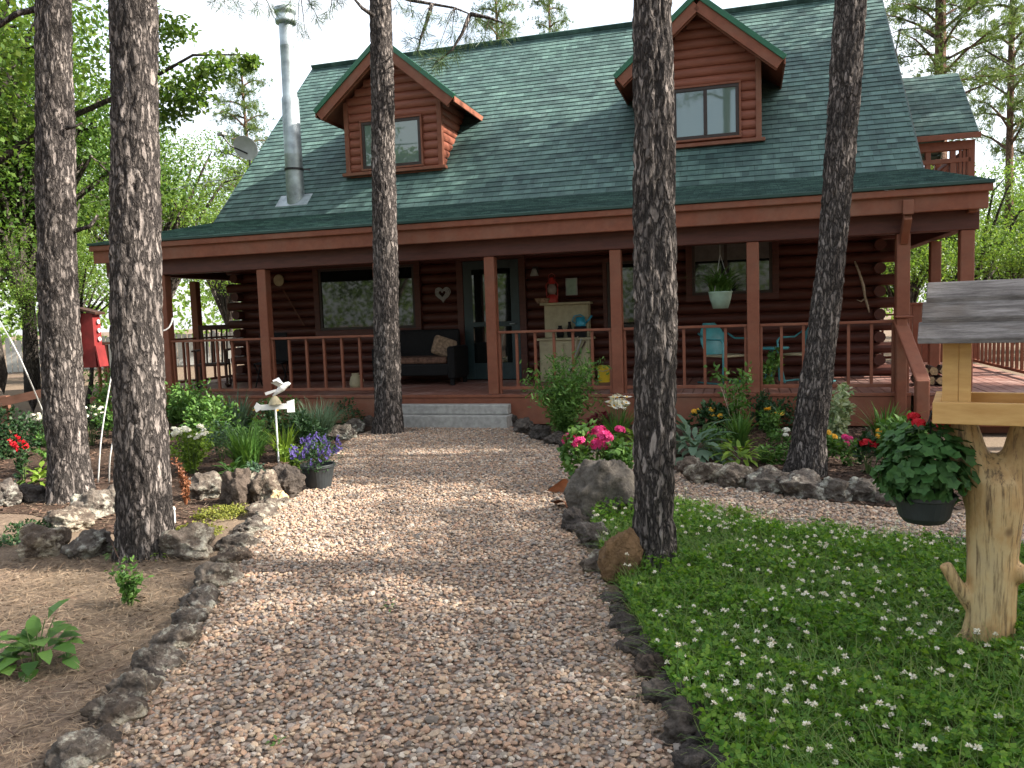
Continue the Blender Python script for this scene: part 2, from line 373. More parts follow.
class MB:
    """collects shapes, then links them as one mesh object"""
    def __init__(s): s.v = []; s.q = []; s.t = []; s.qm = []; s.tm = []; s.n = 0
    def add(s, V, quads=(), tris=(), m=0):
        V = np.asarray(V, float)
        if len(quads): q = np.asarray(quads, int)+s.n; s.q.append(q); s.qm += [m]*len(q)
        if len(tris): t = np.asarray(tris, int)+s.n; s.t.append(t); s.tm += [m]*len(t)
        s.v.append(V); s.n += len(V)
    def box(s, lo, hi, m=0, rot=None, piv=None, ch=0.0):
        x0, y0, z0 = lo; x1, y1, z1 = hi
        V = np.array([(x0,y0,z0),(x1,y0,z0),(x1,y1,z0),(x0,y1,z0),(x0,y0,z1),(x1,y0,z1),(x1,y1,z1),(x0,y1,z1)], float)
        if rot is not None:
            p = np.array(piv if piv is not None else (V[0]+V[6])/2, float)
            V = (V-p)@np.array(rot.to_3x3()).T+p
        s.add(V, [(0,3,2,1),(4,5,6,7),(0,1,5,4),(1,2,6,5),(2,3,7,6),(3,0,4,7)], m=m)
    def bar(s, a, b, w, h, m=0, up=(0, 0, 1)):
        """box from a to b, w wide, h high"""
        a = np.array(a, float); b = np.array(b, float); d = b-a; d /= np.linalg.norm(d)
        sd = np.cross(d, up); sd /= np.linalg.norm(sd); u = np.cross(sd, d)
        V = [p+sx*sd*w/2+su*u*h/2 for p in (a, b) for sx, su in ((-1,-1),(1,-1),(1,1),(-1,1))]
        s.add(V, [(0,1,2,3),(7,6,5,4),(0,4,5,1),(1,5,6,2),(2,6,7,3),(3,7,4,0)], m=m)
    def tube(s, pts, rad, n=10, m=0, caps=True, jit=None):
        P = np.array(pts, float); k = len(P)
        rad = np.broadcast_to(np.asarray(rad, float), (k,))
        T = np.gradient(P, axis=0); T /= (np.linalg.norm(T, axis=1, keepdims=True)+1e-9)
        ref = np.array((0, 0, 1.)) if abs(T[0][2]) < .9 else np.array((1., 0, 0))
        rings = []
        s0 = np.cross(T[0], ref); s0 /= np.linalg.norm(s0)
        for i in range(k):
            s0 = s0-T[i]*np.dot(s0, T[i]); s0 /= np.linalg.norm(s0); u = np.cross(T[i], s0)
            an = np.linspace(0, 2*np.pi, n, endpoint=False)
            rr = rad[i] if jit is None else rad[i]*(1+jit[i])
            rings.append(P[i]+np.outer(np.cos(an)*rr, s0)+np.outer(np.sin(an)*rr, u))
        V = np.concatenate(rings)
        q = [(i*n+j, i*n+(j+1) % n, (i+1)*n+(j+1) % n, (i+1)*n+j) for i in range(k-1) for j in range(n)]
        t = []
        if caps:
            V = np.concatenate([V, P[:1], P[-1:]])
            t = [(k*n, (j+1) % n, j) for j in range(n)]+[(k*n+1, (k-1)*n+j, (k-1)*n+(j+1) % n) for j in range(n)]
        s.add(V, q, t, m)
    def lathe(s, prof, n=20, c=(0, 0, 0), m=0):
        """profile of (radius, z) turned about z"""
        V = []; k = len(prof); an = np.linspace(0, 2*np.pi, n, endpoint=False)
        for r, z in prof: V += [(c[0]+r*math.cos(a), c[1]+r*math.sin(a), c[2]+z) for a in an]
        s.add(V, [(i*n+j, i*n+(j+1) % n, (i+1)*n+(j+1) % n, (i+1)*n+j) for i in range(k-1) for j in range(n)], m=m)
    def prism(s, poly, v0, v1, m=0):
        """outline of (u, z) pushed from y=v0 to y=v1"""
        n = len(poly)
        V = [(p[0], v0, p[1]) for p in poly]+[(p[0], v1, p[1]) for p in poly]
        c0 = np.mean(np.array(V[:n]), axis=0); c1 = np.mean(np.array(V[n:]), axis=0)
        V += [c0, c1]
        s.add(V, [(i, (i+1) % n, n+(i+1) % n, n+i) for i in range(n)],
              [(2*n, (i+1) % n, i) for i in range(n)]+[(2*n+1, n+i, n+(i+1) % n) for i in range(n)], m)
    def mesh(s, name, mats, smooth=False):
        return mesh_np(name, np.concatenate(s.v), ([np.concatenate(s.q)] if s.q else [])+([np.concatenate(s.t)] if s.t else []), mats, s.qm+s.tm, smooth)
    def build(s, name, mats, parent=None, loc=(0, 0, 0), rot=(0, 0, 0), smooth=False, bev=0):
        o = add_obj(name, s.mesh(name, mats, smooth), parent, loc, rot)
        if bev:
            b = o.modifiers.new('edge', 'BEVEL'); b.width = bev; b.segments = 2; b.limit_method = 'ANGLE'; b.angle_limit = R(40)
        return o

# -- vectorised leaves
def unit(a): return a/(np.linalg.norm(a, axis=-1, keepdims=True)+1e-9)
def rdir(n): return unit(rng.normal(size=(n, 3)))

def diamonds(C, D, L, W, Nr=None):
    n = len(C); D = unit(D); Nr = rdir(n) if Nr is None else Nr
    S = unit(np.cross(D, Nr)); L = np.broadcast_to(L, (n,))[:, None]; W = np.broadcast_to(W, (n,))[:, None]
    V = np.stack([C, C+D*L*.45+S*W/2, C+D*L, C+D*L*.45-S*W/2], 1).reshape(-1, 3)
    return V, np.arange(n*4).reshape(n, 4)

def leaves(C, D, Nr, L, W, fold=.18, droop=.15):
    """six-point folded leaf"""
    n = len(C); D = unit(D); S = unit(np.cross(D, Nr)); Nr = unit(np.cross(S, D))
    L = np.broadcast_to(L, (n,))[:, None]; W = np.broadcast_to(W, (n,))[:, None]
    V = np.stack([C, C+D*L*.35-S*W*.5+Nr*W*fold, C+D*L*.35+S*W*.5+Nr*W*fold,
                  C+D*L*.72-S*W*.38+Nr*(W*fold*.6-L*droop*.4), C+D*L*.72+S*W*.38+Nr*(W*fold*.6-L*droop*.4), C+D*L-Nr*L*droop], 1).reshape(-1, 3)
    i = np.arange(n)[:, None]*6
    q = i+np.array([[1, 2, 4, 3]]); t = np.concatenate([i+np.array([[0, 2, 1]]), i+np.array([[3, 4, 5]])])
    return V, q, t

def blades(C, H, W, A, bend, seg=4):
    """grass-like blades: H long, leaning towards angle A"""
    n = len(C); H = np.broadcast_to(H, (n,)); W = np.broadcast_to(W, (n,)); bend = np.broadcast_to(bend, (n,))
    lean = np.stack([np.cos(A), np.sin(A), 0*A], 1); side = np.stack([-np.sin(A), np.cos(A), 0*A], 1)
    vs = []
    for k in range(seg+1):
        t = k/seg
        p = C+lean*(H*bend*t**1.8)[:, None]; p = p.copy(); p[:, 2] += H*(t-.45*bend*t**2.4)
        w = (W*(1-t**1.7)*.5+.0004)[:, None]
        vs += [p-side*w, p+side*w]
    m = 2*(seg+1)
    V = np.stack(vs, 1).reshape(-1, 3); i = np.arange(n)[:, None]*m
    q = np.concatenate([i+np.array([[2*k, 2*k+1, 2*k+3, 2*k+2]]) for k in range(seg)])
    return V, q

# icosahedron for pebbles and small heads
_p = (1+5**.5)/2
ICO_V = unit(np.array([(-1,_p,0),(1,_p,0),(-1,-_p,0),(1,-_p,0),(0,-1,_p),(0,1,_p),(0,-1,-_p),(0,1,-_p),(_p,0,-1),(_p,0,1),(-_p,0,-1),(-_p,0,1)]))
ICO_F = np.array([(0,11,5),(0,5,1),(0,1,7),(0,7,10),(0,10,11),(1,5,9),(5,11,4),(11,10,2),(10,7,6),(7,1,8),(3,9,4),(3,4,2),(3,2,6),(3,6,8),(3,8,9),(4,9,5),(2,4,11),(6,2,10),(8,6,7),(9,8,1)])

def blobs(C, S, jit=.18):
    """many small irregular stones: S = n x 3 radii"""
    n = len(C)
    V = ICO_V[None]*(1+rng.normal(0, jit, (n, 12, 1)))*S[:, None, :]
    a = rng.uniform(0, 6.283, n); b = rng.normal(0, .35, n)
    ca, sa, cb, sb = np.cos(a), np.sin(a), np.cos(b), np.sin(b)
    x, y, z = V[..., 0], V[..., 1], V[..., 2]
    y, z = y*cb[:, None]-z*sb[:, None], y*sb[:, None]+z*cb[:, None]
    x, y = x*ca[:, None]-y*sa[:, None], x*sa[:, None]+y*ca[:, None]
    V = np.stack([x, y, z], -1)+C[:, None, :]
    return V.reshape(-1, 3), (np.arange(n)[:, None, None]*12+ICO_F[None]).reshape(-1, 3)

def subdiv_ico(k):
    V = [tuple(v) for v in ICO_V]; Fc = [tuple(f) for f in ICO_F]
    for _ in range(k):
        cache = {}; nf = []
        def mid(a, b):
            key = (min(a, b), max(a, b))
            if key not in cache:
                cache[key] = len(V); V.append(tuple(unit((np.array(V[a])+np.array(V[b]))/2)))
            return cache[key]
        for a, b, c in Fc:
            d, e, f = mid(a, b), mid(b, c), mid(c, a); nf += [(a, d, f), (b, e, d), (c, f, e), (d, e, f)]
        Fc = nf
    return np.array(V), np.array(Fc)
ICO3 = subdiv_ico(3); ICO4 = subdiv_ico(4)

def in_poly(P, poly):
    x, y = P[:, 0], P[:, 1]; ins = np.zeros(len(P), bool); j = len(poly)-1
    for i in range(len(poly)):
        xi, yi = poly[i][:2]; xj, yj = poly[j][:2]
        c = ((yi > y) != (yj > y)) & (x < (xj-xi)*(y-yi)/(yj-yi+1e-12)+xi)
        ins ^= c; j = i
    return ins

def scatter(poly, n):
    P = np.array([p[:2] for p in poly]); lo, hi = P.min(0), P.max(0); out = []
    got = 0
    while got < n:
        q = rng.uniform(lo, hi, (n*2, 2)); q = q[in_poly(q, P)]; out.append(q); got += len(q)
    return np.concatenate(out)[:n]

def smooth_poly(pts, closed=True, it=3):
    P = np.array([p[:2] for p in pts], float)
    for _ in range(it):
        Q = np.roll(P, -1, 0); P = np.stack([.75*P+.25*Q, .25*P+.75*Q], 1).reshape(-1, 2)
    return P
# ================================================================== HOUSE (house frame: u along the front, v back, z up)
DK = .445; VW = 2.4
KV, KZ, RV, RZ, UL, UR = 2.4, 3.52, 6.51, 7.54, -6.55, 5.75
EV, EZ = -.35, 2.93
EL, ER = -6.92, 5.98
house = empty('log_house', (0, HD, 0), -YAW, 'red brown log cabin with green shingle roof, two dormers and a covered front porch', 'house')

def slope_courses(mb, p00, p10, p01, p11, n, lift=.012, m=0):
    """shingle courses between a lower edge p00-p10 and an upper edge p01-p11, each course lapping the one below"""
    a0, a1, b0, b1 = (np.array(p, float) for p in (p00, p10, p01, p11))
    nr = np.cross(a1-a0, b0-a0); nr /= np.linalg.norm(nr)
    if nr[2] < 0: nr = -nr
    for k in range(n):
        t0, t1 = k/n, (k+1)/n
        l0, l1 = a0+(b0-a0)*t0, a1+(b1-a1)*t0
        h0, h1 = a0+(b0-a0)*t1, a1+(b1-a1)*t1
        V = [l0+nr*lift, l1+nr*lift, h1, h0, l0-nr*.02, l1-nr*.02]
        mb.add(V, [(0, 1, 2, 3), (4, 5, 1, 0)], m=m)

# --- roof
mb = MB()
slope_courses(mb, (UL, KV, KZ), (UR, KV, KZ), (UL, RV, RZ), (UR, RV, RZ), 41)
roof = mb.build('roof', [M['shingle']], house)
mb = MB()
slope_courses(mb, (UL, 2*RV-KV, KZ), (UR, 2*RV-KV, KZ), (UL, RV, RZ), (UR, RV, RZ), 41)
mb.build('rear_roof', [M['shingle']], house)
mb = MB()
slope_courses(mb, (EL, EV, EZ), (ER, EV, EZ), (UL, KV, KZ), (UR, KV, KZ), 20)
slope_courses(mb, (EL-.25, 9, EZ), (EL-.02, EV+.01, EZ), (UL, 9, KZ), (UL, KV, KZ), 6)
slope_courses(mb, (ER+.02, EV+.01, EZ), (ER+.1, 9, EZ), (UR, KV, KZ), (UR, 9, KZ), 6)
mb.build('porch_roof', [M['shingle_p']], house)
mb = MB()
mb.bar((UL, RV-.07, RZ-.03), (UR, RV-.07, RZ-.03), .02, .17, up=(0, -.7, .7)); mb.bar((UL, RV+.07, RZ-.03), (UR, RV+.07, RZ-.03), .02, .17, up=(0, .7, .7))
mb.build('ridge_cap', [M['shingle_b']], house)
# rake boards and drip edge of the main roof
for u, sg in ((UL, -1), (UR, 1)):
    mb = MB()
    nrm = np.array((0, -.7, .715))
    for q, w, h, mm in ((-.12, .05, .20, 0), (-.012, .03, .035, 1)):
        a = np.array((u+sg*.01, KV, KZ))+nrm*q; b = np.array((u+sg*.01, RV, RZ))+nrm*q
        mb.bar(a, b, w, h, mm, up=(0, -.7, .715))
        a = np.array((u+sg*.01, 2*RV-KV, KZ))+nrm*(1, -1, 1)*q; b = np.array((u+sg*.01, RV, RZ))+nrm*(1, -1, 1)*q
        mb.bar(a, b, w, h, mm, up=(0, .7, .715))
    mb.build('rake_board', [M['red'], M['darkgreen']], house)
# eave: dark drip edge, half-round moulding, fascia, soffit, porch beam
mb = MB()
mb.box((EL, EV-.035, EZ-.03), (ER, EV+.02, EZ+.012))
mb.build('drip_edge', [M['darkgreen']], house, bev=.006)
mb = MB()
mb.box((EL+.01, EV-.012, EZ-.118), (ER-.01, EV+.03, EZ-.032))
mb.box((EL+.03, EV+.05, EZ-.31), (ER-.04, EV+.10, EZ-.10))
mb.build('fascia', [M['red']], house, bev=.012)
mb = MB()
mb.box((EL+.04, EV+.105, EZ-.16), (ER-.06, VW+.3, EZ-.13))
mb.box((EL+.04, VW+.302, EZ-.16), (-6.08, 8.8, EZ-.13)); mb.box((5.30, VW+.302, EZ-.16), (ER-.04, 8.8, EZ-.13))
mb.build('soffit', [M['log']], house)
mb = MB()
mb.box((-6.85, -.09, 2.40), (5.90, .09, 2.765)); mb.box((-6.87, .095, 2.45), (-6.70, 7.0, 2.75)); mb.box((5.70, .095, 2.42), (5.86, 7.0, 2.75))
mb.build('porch_beam', [M['log']], house, bev=.012)  # dark log colour stands in for the shade behind the fascia
for u, sg in ((ER-.1, 1),):
    mb = MB(); mb.box((u-.09, EV+.06, EZ-.26), (u+.01, -.1, EZ-.13)); mb.box((u-.13, EV+.12, EZ-.34), (u-.03, -.1, EZ-.262))
    mb.build('eave_bracket', [M['red']], house, bev=.008)
mb = MB(); mb.bar((5.08, EV+.02, EZ-.16), (5.08, EV+.02, 2.60), .12, .06, up=(0, 1, 0)); mb.bar((5.08, EV+.04, 2.58), (5.08, -.05, 2.30), .11, .09, up=(1, 0, 0))
mb.build('eave_bracket', [M['red']], house, bev=.008)

# --- log walls (courses of rounded logs)
def log_wall(mb, a, b, z0, z1, outward, h=.172, r=.085):
    a = np.array(a, float); b = np.array(b, float); o = np.array((*outward, 0.))
    k = int((z1-z0)/h)
    for i in range(k):
        zc = z0+h*(i+.5); ang = np.linspace(-1.45, 1.45, 9)
        wob = rng.normal(0, .003)
        V = []
        for p in (a, b):
            P = np.array((*p, zc))
            V += [P+o*(r*math.cos(t)-.02+wob)+np.array((0, 0, 1))*(h*.5*math.sin(t)/math.sin(1.45)) for t in ang]
        mb.add(V, [(j, j+9, j+10, j+1) for j in range(8)])
def solid_wall(mb, lo, hi): mb.box(lo, hi)
UWL, UWR = -6.07, 5.18
mb = MB(); log_wall(mb, (UWL, VW), (UWR, VW), DK, 2.95, (0, -1)); mb.box((UWL, VW+.01, 0), (UWR, VW+.2, 3.5))
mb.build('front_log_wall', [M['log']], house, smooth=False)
for u, sg in ((UWL, -1), (UWR, 1)):
    mb = MB(); log_wall(mb, (u, VW), (u, 10.6), DK, 3.4, (sg, 0))
    x0, x1 = (u+.01, u+.2) if sg < 0 else (u-.2, u-.01)
    mb.box((x0, VW+.2, 0), (x1, 10.6, 3.4))
    # gable triangle above
    mb.prism([(VW+.1, 3.42), (10.6, 3.42), (RV, RZ-.25)], -x1, -x0)
    V = mb.v[-1]; V[:] = np.stack([-V[:, 1], V[:, 0], V[:, 2]], 1)
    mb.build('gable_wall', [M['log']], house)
mb = MB(); mb.box((UWL, 10.61, 0), (UWR, 10.8, 3.5)); mb.build('rear_wall', [M['log']], house)
# crossed log ends at both front corners
for u, sg in ((UWL, -1), (UWR, 1)):
    mb = MB()
    for i in range(14):
        z = DK+.172*(i+.5)
        if i % 2 == 0: mb.tube([(u-sg*.2, VW+.02, z), (u+sg*.27, VW+.02, z)], .084, 12)
        else: mb.tube([(u-sg*.03, VW+.2, z), (u-sg*.03, VW-.24, z)], .084, 12)
    mb.build('log_end', [M['log']], house, smooth=False)

# --- deck
mb = MB()
def boards(u0, u1, v0, v1):
    u = u0
    while u < u1-.02:
        mb.box((u+.003, v0, DK-.035), (min(u+.137, u1)-.003, v1, DK+rng.uniform(-.002, .002))); u += .14
boards(-7.28, 7.02, -.13, VW+.0); boards(5.2, 7.02, VW+.003, 5.6); boards(-7.28, -6.1, VW+.003, 8)
mb.build('deck_floor', [M['deck']], house, bev=.003)
mb = MB(); mb.box((-7.30, -.16, .03), (5.16, -.132, DK-.04)); mb.box((-7.33, -.158, .03), (-7.302, 8, DK-.04)); mb.box((7.03, -.1, .03), (7.06, 5.6, DK-.04))
mb.box((-7.30, -.175, DK-.036), (5.16, -.134, DK+.004)); mb.box((5.2, -.12, .03), (7.03, -.09, DK-.04))
mb.build('deck_rim', [M['red']], house, bev=.005)

# --- porch posts
post_u = (-6.75, -5.81, -3.96, -1.99, -.26, 1.53, 3.31, 5.08, 5.78)
mb = MB(); mb.box((-.07, -.07, 0), (.07, .07, 2.40-DK)); pm = mb.mesh('porch_post', [M['red']])
for u, v in [(u, 0) for u in post_u]+[(-6.82, 2.05), (-6.82, 4.6), (5.80, 1.75), (5.80, 4.4)]:
    o = add_obj('porch_post', pm, house, (u, v, DK), scale=(1.1, 1.1, 1) if v == 0 else (1, 1, 1))
    b = o.modifiers.new('edge', 'BEVEL'); b.width = .012; b.segments = 2
# --- railings
bal = MB(); bal.box((-.018, -.018, .10), (.018, .018, .86)); balm = bal.mesh('baluster', [M['red']])
def railing(a, b, n, parent=house, z=DK, skip_stile=False, ztop=.9):
    a = np.array(a, float); b = np.array(b, float); L = np.linalg.norm(b-a); ang = math.atan2(b[1]-a[1], b[0]-a[0])
    mb = MB(); mb.box((0, -.045, ztop-.035), (L, .045, ztop)); mb.box((0, -.022, .06), (L, .022, .105))
    mb.box((0.0, -.03, 0), (.035, .03, ztop-.036)); mb.box((L-.035, -.03, 0), (L, .03, ztop-.036))
    o = mb.build('porch_railing', [M['red']], parent, (a[0], a[1], z), (0, 0, ang), bev=.006)
    for k in range(n):
        add_obj('baluster', balm, o, (L*(k+1)/(n+1), 0, 0))
for i, n in ((0, 2), (1, 5), (2, 5), (4, 5), (5, 5), (6, 5)):
    railing((post_u[i]+.08, 0), (post_u[i+1]-.08, 0), n)
railing((-7.25, 0), (-6.84, 0), 1)
railing((-7.22, .1), (-6.86, 2.0), 6); railing((-6.82, 2.15), (-6.82, 4.5), 6)
railing((6.95, 5.4), (6.95, .35), 22)
railing((5.45, 5.45), (6.85, 5.45), 5)
mb = MB()
for k in range(9): mb.box((5.78+.155*k, 4.86, DK+.02), (5.78+.155*k+.15, 4.89, 1.50))
mb.box((5.76, 4.83, 1.50), (7.2, 4.93, 1.54))
mb.build('privacy_panel', [M['red']], house, bev=.004)
# --- stairs at the right front
mb = MB()
for k, z in enumerate((.295, .15)):
    mb.box((5.2, -.42-.30*k, z-.035), (7.0, -.125-.30*k, z)); mb.box((5.22, -.14-.30*k-.015, max(0, z-.15)), (6.98, -.125-.30*k-.013, z-.036))
mb.build('porch_stairs', [M['red']], house, bev=.006)
mb = MB()
mb.bar((5.03, -.14, 1.34), (5.14, -.95, .66), .16, .045); mb.box((5.06, -1.02, 0), (5.20, -.88, .68)); mb.box((4.98, -.25, .1), (5.1, -.13, 1.37))
mb.box((4.96, -.28, 1.37), (5.16, -.1, 1.40))
mb.build('stair_railing', [M['red']], house, bev=.015)

# --- windows, door on the porch wall
def window(name, u0, u1, z0, z1, v, splits, parent, trim=.11, glass='glass', framemat='frame', blind=None, tm='red', fr=.045):
    mb = MB(); t = trim
    if t:
        mb.box((u0-t, v-.13, z0-t), (u1+t, v-.02, z0-.001)); mb.box((u0-t, v-.13, z1+.001), (u1+t, v-.02, z1+t))
        mb.box((u0-t, v-.128, z0), (u0-.001, v-.02, z1)); mb.box((u1+.001, v-.128, z0), (u1+t, v-.02, z1))
    f = fr
    mb.box((u0, v-.115, z0), (u1, v-.02, z0+f), 1); mb.box((u0, v-.115, z1-f), (u1, v-.02, z1), 1)
    mb.box((u0, v-.113, z0+f), (u0+f, v-.02, z1-f), 1); mb.box((u1-f, v-.113, z0+f), (u1, v-.02, z1-f), 1)
    for s in splits: mb.box((s-f*.55, v-.112, z0+f), (s+f*.55, v-.02, z1-f), 1)
    o = mb.build(name, [M[tm], M[framemat]], parent, bev=.004)
    mb = MB(); ed = [u0+f]+[x for s in splits for x in (s-f*.55, s+f*.55)]+[u1-f]
    for i in range(0, len(ed), 2):
        mb.box((ed[i], v-.090-.012*(i % 4 == 2), z0+f), (ed[i+1], v-.07, z1-f))
    mb.build('pane', [M[glass]], o)
    if blind:
        mb = MB(); mb.box((u0+f, v-.107, z1-f-blind), (u1-f, v-.1035, z1-f)); mb.build('blind', [M['blind']], o)
    return o
window('window', -4.32, -2.42, 1.40, 2.52, VW, (-3.05,), house, tm='log')
window('window', 1.02, 1.62, 1.30, 2.38, VW, (), house, .07, tm='log')
window('window', 2.40, 3.62, 1.78, 2.62, VW, (2.92, 3.28), house, .10, blind=.26, tm='log')
mb = MB()
mb.box((-1.62, VW-.13, DK), (-1.505, VW-.02, 2.52)); mb.box((-.49, VW-.13, DK), (-.375, VW-.02, 2.52)); mb.box((-1.62, VW-.131, 2.521), (-.375, VW-.02, 2.64))
dr = mb.build('door_frame', [M['log']], house, bev=.005)
mb = MB()
mb.box((-1.50, VW-.105, DK+.02), (-.495, VW-.02, 2.515))
for lo, hi in (((-1.50, VW-.118, DK+.02), (-1.34, VW-.106, 2.515)), ((-.645, VW-.118, DK+.02), (-.495, VW-.106, 2.515)), ((-1.339, VW-.118, DK+.02), (-.646, VW-.106, DK+.30)), ((-1.339, VW-.118, 2.37), (-.646, VW-.106, 2.515)), ((-1.339, VW-.117, 1.38), (-.646, VW-.106, 1.46))):
    mb.box(lo, hi)
door = mb.build('door', [M['door']], house, bev=.003)
mb = MB(); mb.box((-1.338, VW-.1125, DK+.305), (-.648, VW-.1055, 1.378)); mb.box((-1.338, VW-.1125, 1.462), (-.648, VW-.1055, 2.368)); mb.build('pane', [M['glass']], door)
mb = MB(); mb.tube([(-.57, VW-.12, 1.42), (-.57, VW-.17, 1.42), (-.66, VW-.175, 1.42)], .012, 8); mb.build('handle', [M['galv']], door)

# --- dormers
def dormer(uc, hw_, zb, vf, zpk, over, splits, win, name='dormer'):
    """cheek walls, gable face of half-logs, own roof; vf = face, zpk = ridge height"""
    pitch = .845
    zw = zpk-.16-hw_*pitch                        # wall top at the cheeks
    vend = KV+(zpk-KZ)/((RZ-KZ)/(RV-KV))
    mr = (RZ-KZ)/(RV-KV)
    vb = lambda z: KV+(z-KZ)/mr
    mb = MB()
    h = .155; z = zb
    while z < zpk-.25:                              # half logs cut to the gable slope
        zc = z+h/2
        half = hw_ if zc < zw else max(.03, hw_-(zc-zw)/pitch)
        ang = np.linspace(-1.4, 1.4, 8); V = []
        for u in (uc-half, uc+half):
            V += [(u, vf-(.055*math.cos(t)-.01), zc+h*.5*math.sin(t)/math.sin(1.4)) for t in ang]
        mb.add(V, [(j, j+8, j+9, j+1) for j in range(7)])
        z += h
    mb.prism([(uc-hw_+.01, zb-.15), (uc+hw_-.01, zb-.15), (uc+hw_-.01, zw), (uc, zpk-.17), (uc-hw_+.01, zw)], vf+.002, vf+.1)
    for sg in (-1, 1):                              # cheeks follow the roof below
        z = zb
        while z < zw-.02:
            z1 = min(z+h, zw+.05); zc = (z+z1)/2; v1 = vb(zc)+.1
            V = []
            for v in (vf+.01, v1): V += [(uc+sg*(hw_+.045*math.cos(t)-.01), v, zc+(z1-z)*.5*math.sin(t)/math.sin(1.4)) for t in np.linspace(-1.4, 1.4, 7)]
            mb.add(V, [(j, j+7, j+8, j+1) for j in range(6)]); z = z1
    d = mb.build(name, [M['log_lit']], house)
    for sg in (-1, 1):
        mb = MB(); mb.box((uc+sg*hw_-.045, vf-.075, zb-.03), (uc+sg*hw_+.045, vf+.03, zw)); mb.build('corner_board', [M['red']], d, bev=.006)
    # roof of the dormer
    ov = over; vfront = vf-.42
    zed = zpk-(hw_+ov)*pitch
    mb = MB()
    for sg in (-1, 1):
        mb2 = MB(); n = 13
        A = np.array((uc+sg*(hw_+ov), vfront, zed)); B = np.array((uc+sg*(hw_+ov), vb(zed)+.05, zed)); C = np.array((uc, vfront, zpk)); D = np.array((uc, vend+.05, zpk))
        slope_courses(mb, A, B, C, D, n)
    mb.build('dormer_roof', [M['shingle_d']], d)
    mb = MB()
    for sg in (-1, 1):
        sn = np.array((sg*pitch, 0, 1))/math.hypot(1, pitch)
        for (off, w, hh, mm, dv) in ((-.12, .04, .17, 0, .0), (-.004, .07, .085, 1, -.014), (-.19, .03, .06, 0, .06)):
            a = np.array((uc+sg*(hw_+ov), vfront+dv, zed))+sn*off; b = np.array((uc-sg*off*0, vfront+dv, zpk))+np.array((0, 0, off*math.hypot(1, pitch)))
            mb.bar(a, b, w, hh, mm, up=sn)
        e0 = np.array((uc+sg*(hw_+ov-.01), vfront, zed-.05)); e1 = np.array((uc+sg*(hw_+ov-.01), vb(zed), zed-.05))
        mb.bar(e0, e1, .03, .10, 0)
        mb.add([(uc, vfront+.02, zpk-.07), (uc+sg*(hw_+ov-.03), vfront+.02, zed-.045), (uc+sg*(hw_+ov-.03), vb(zed), zed-.045), (uc, vend, zpk-.07)], [(0, 1, 2, 3)])
    mb.build('rake_trim', [M['red'], M['trimgreen']], d, bev=.005)
    u0, u1, z0, z1 = win
    window('window', u0, u1, z0, z1, vf+.03, splits, d, .035, 'glassd', fr=.055)
    mb = MB(); mb.box((uc-hw_-.10, vf-.13, zb-.07), (uc+hw_+.10, vf+.02, zb-.012)); mb.build('sill', [M['red']], d, bev=.006)
    mb = MB(); mb.add([(uc-hw_-.3, vb(zb-.07)-.25, zb-.07-.25*mr+.022), (uc+hw_+.3, vb(zb-.07)-.25, zb-.07-.25*mr+.022), (uc+hw_+.3, vb(zb-.07)+.01, zb-.07+.03), (uc-hw_-.3, vb(zb-.07)+.01, zb-.07+.03)], [(0, 1, 2, 3)])
    return d
dormer(-3.07, .94, 4.36, 3.16, 6.62, .44, (-3.08,), (-3.69, -2.50, 4.40, 5.26))
dormer(2.50, .95, 4.34, 3.20, 6.60, .40, (2.60,), (2.07, 3.14, 4.40, 5.24))

# --- stove pipe on the roof
mb = MB(); pu, pv = -5.01, 2.82
zb = 3.72
mb.lathe([(.17, zb), (.168, zb+.35), (.165, zb+1.0), (.166, zb+1.01), (.166, zb+1.03), (.163, zb+1.04), (.16, zb+2.05), (.135, zb+2.1), (.133, zb+3.0), (.136, zb+3.01), (.136, zb+3.03), (.132, zb+3.04), (.13, zb+3.42)], 28, (pu, pv, 0))
pipe = mb.build('stove_pipe', [M['galv']], house, smooth=True)
mb = MB(); mb.lathe([(.128, zb+3.40), (.19, zb+3.43), (.195, zb+3.5), (.17, zb+3.52), (.17, zb+3.60), (.2, zb+3.62), (.2, zb+3.70), (.0, zb+3.78)], 28, (pu, pv, 0)); mb.build('pipe_cap', [M['galv']], pipe, smooth=True)
mb = MB(); mb.lathe([(.165, zb+.72), (.182, zb+.72), (.182, zb+.76), (.165, zb+.76)], 28, (pu, pv, 0)); mb.bar((pu+.16, pv, zb+.74), (pu+.27, pv+.12, zb+.74), .02, .03); mb.build('pipe_band', [M['darkmetal']], pipe)
mb = MB(); mr = (RZ-KZ)/(RV-KV)
z_at = lambda v: KZ+(v-KV)*mr
mb.add([(pu-.34, pv-.19, z_at(pv-.19)+.022), (pu+.34, pv-.19, z_at(pv-.19)+.022), (pu+.34, pv+.05, z_at(pv+.05)+.022), (pu-.34, pv+.05, z_at(pv+.05)+.022),
        (pu-.34, pv-.19, z_at(pv-.19)+.004), (pu+.34, pv-.19, z_at(pv-.19)+.004), (pu+.34, pv+.05, z_at(pv+.05)+.004), (pu-.34, pv+.05, z_at(pv+.05)+.004)],
       [(0, 1, 2, 3), (4, 5, 1, 0), (7, 6, 2, 3), (4, 0, 3, 7), (5, 6, 2, 1)])
mb.build('flashing', [M['galv']], pipe)

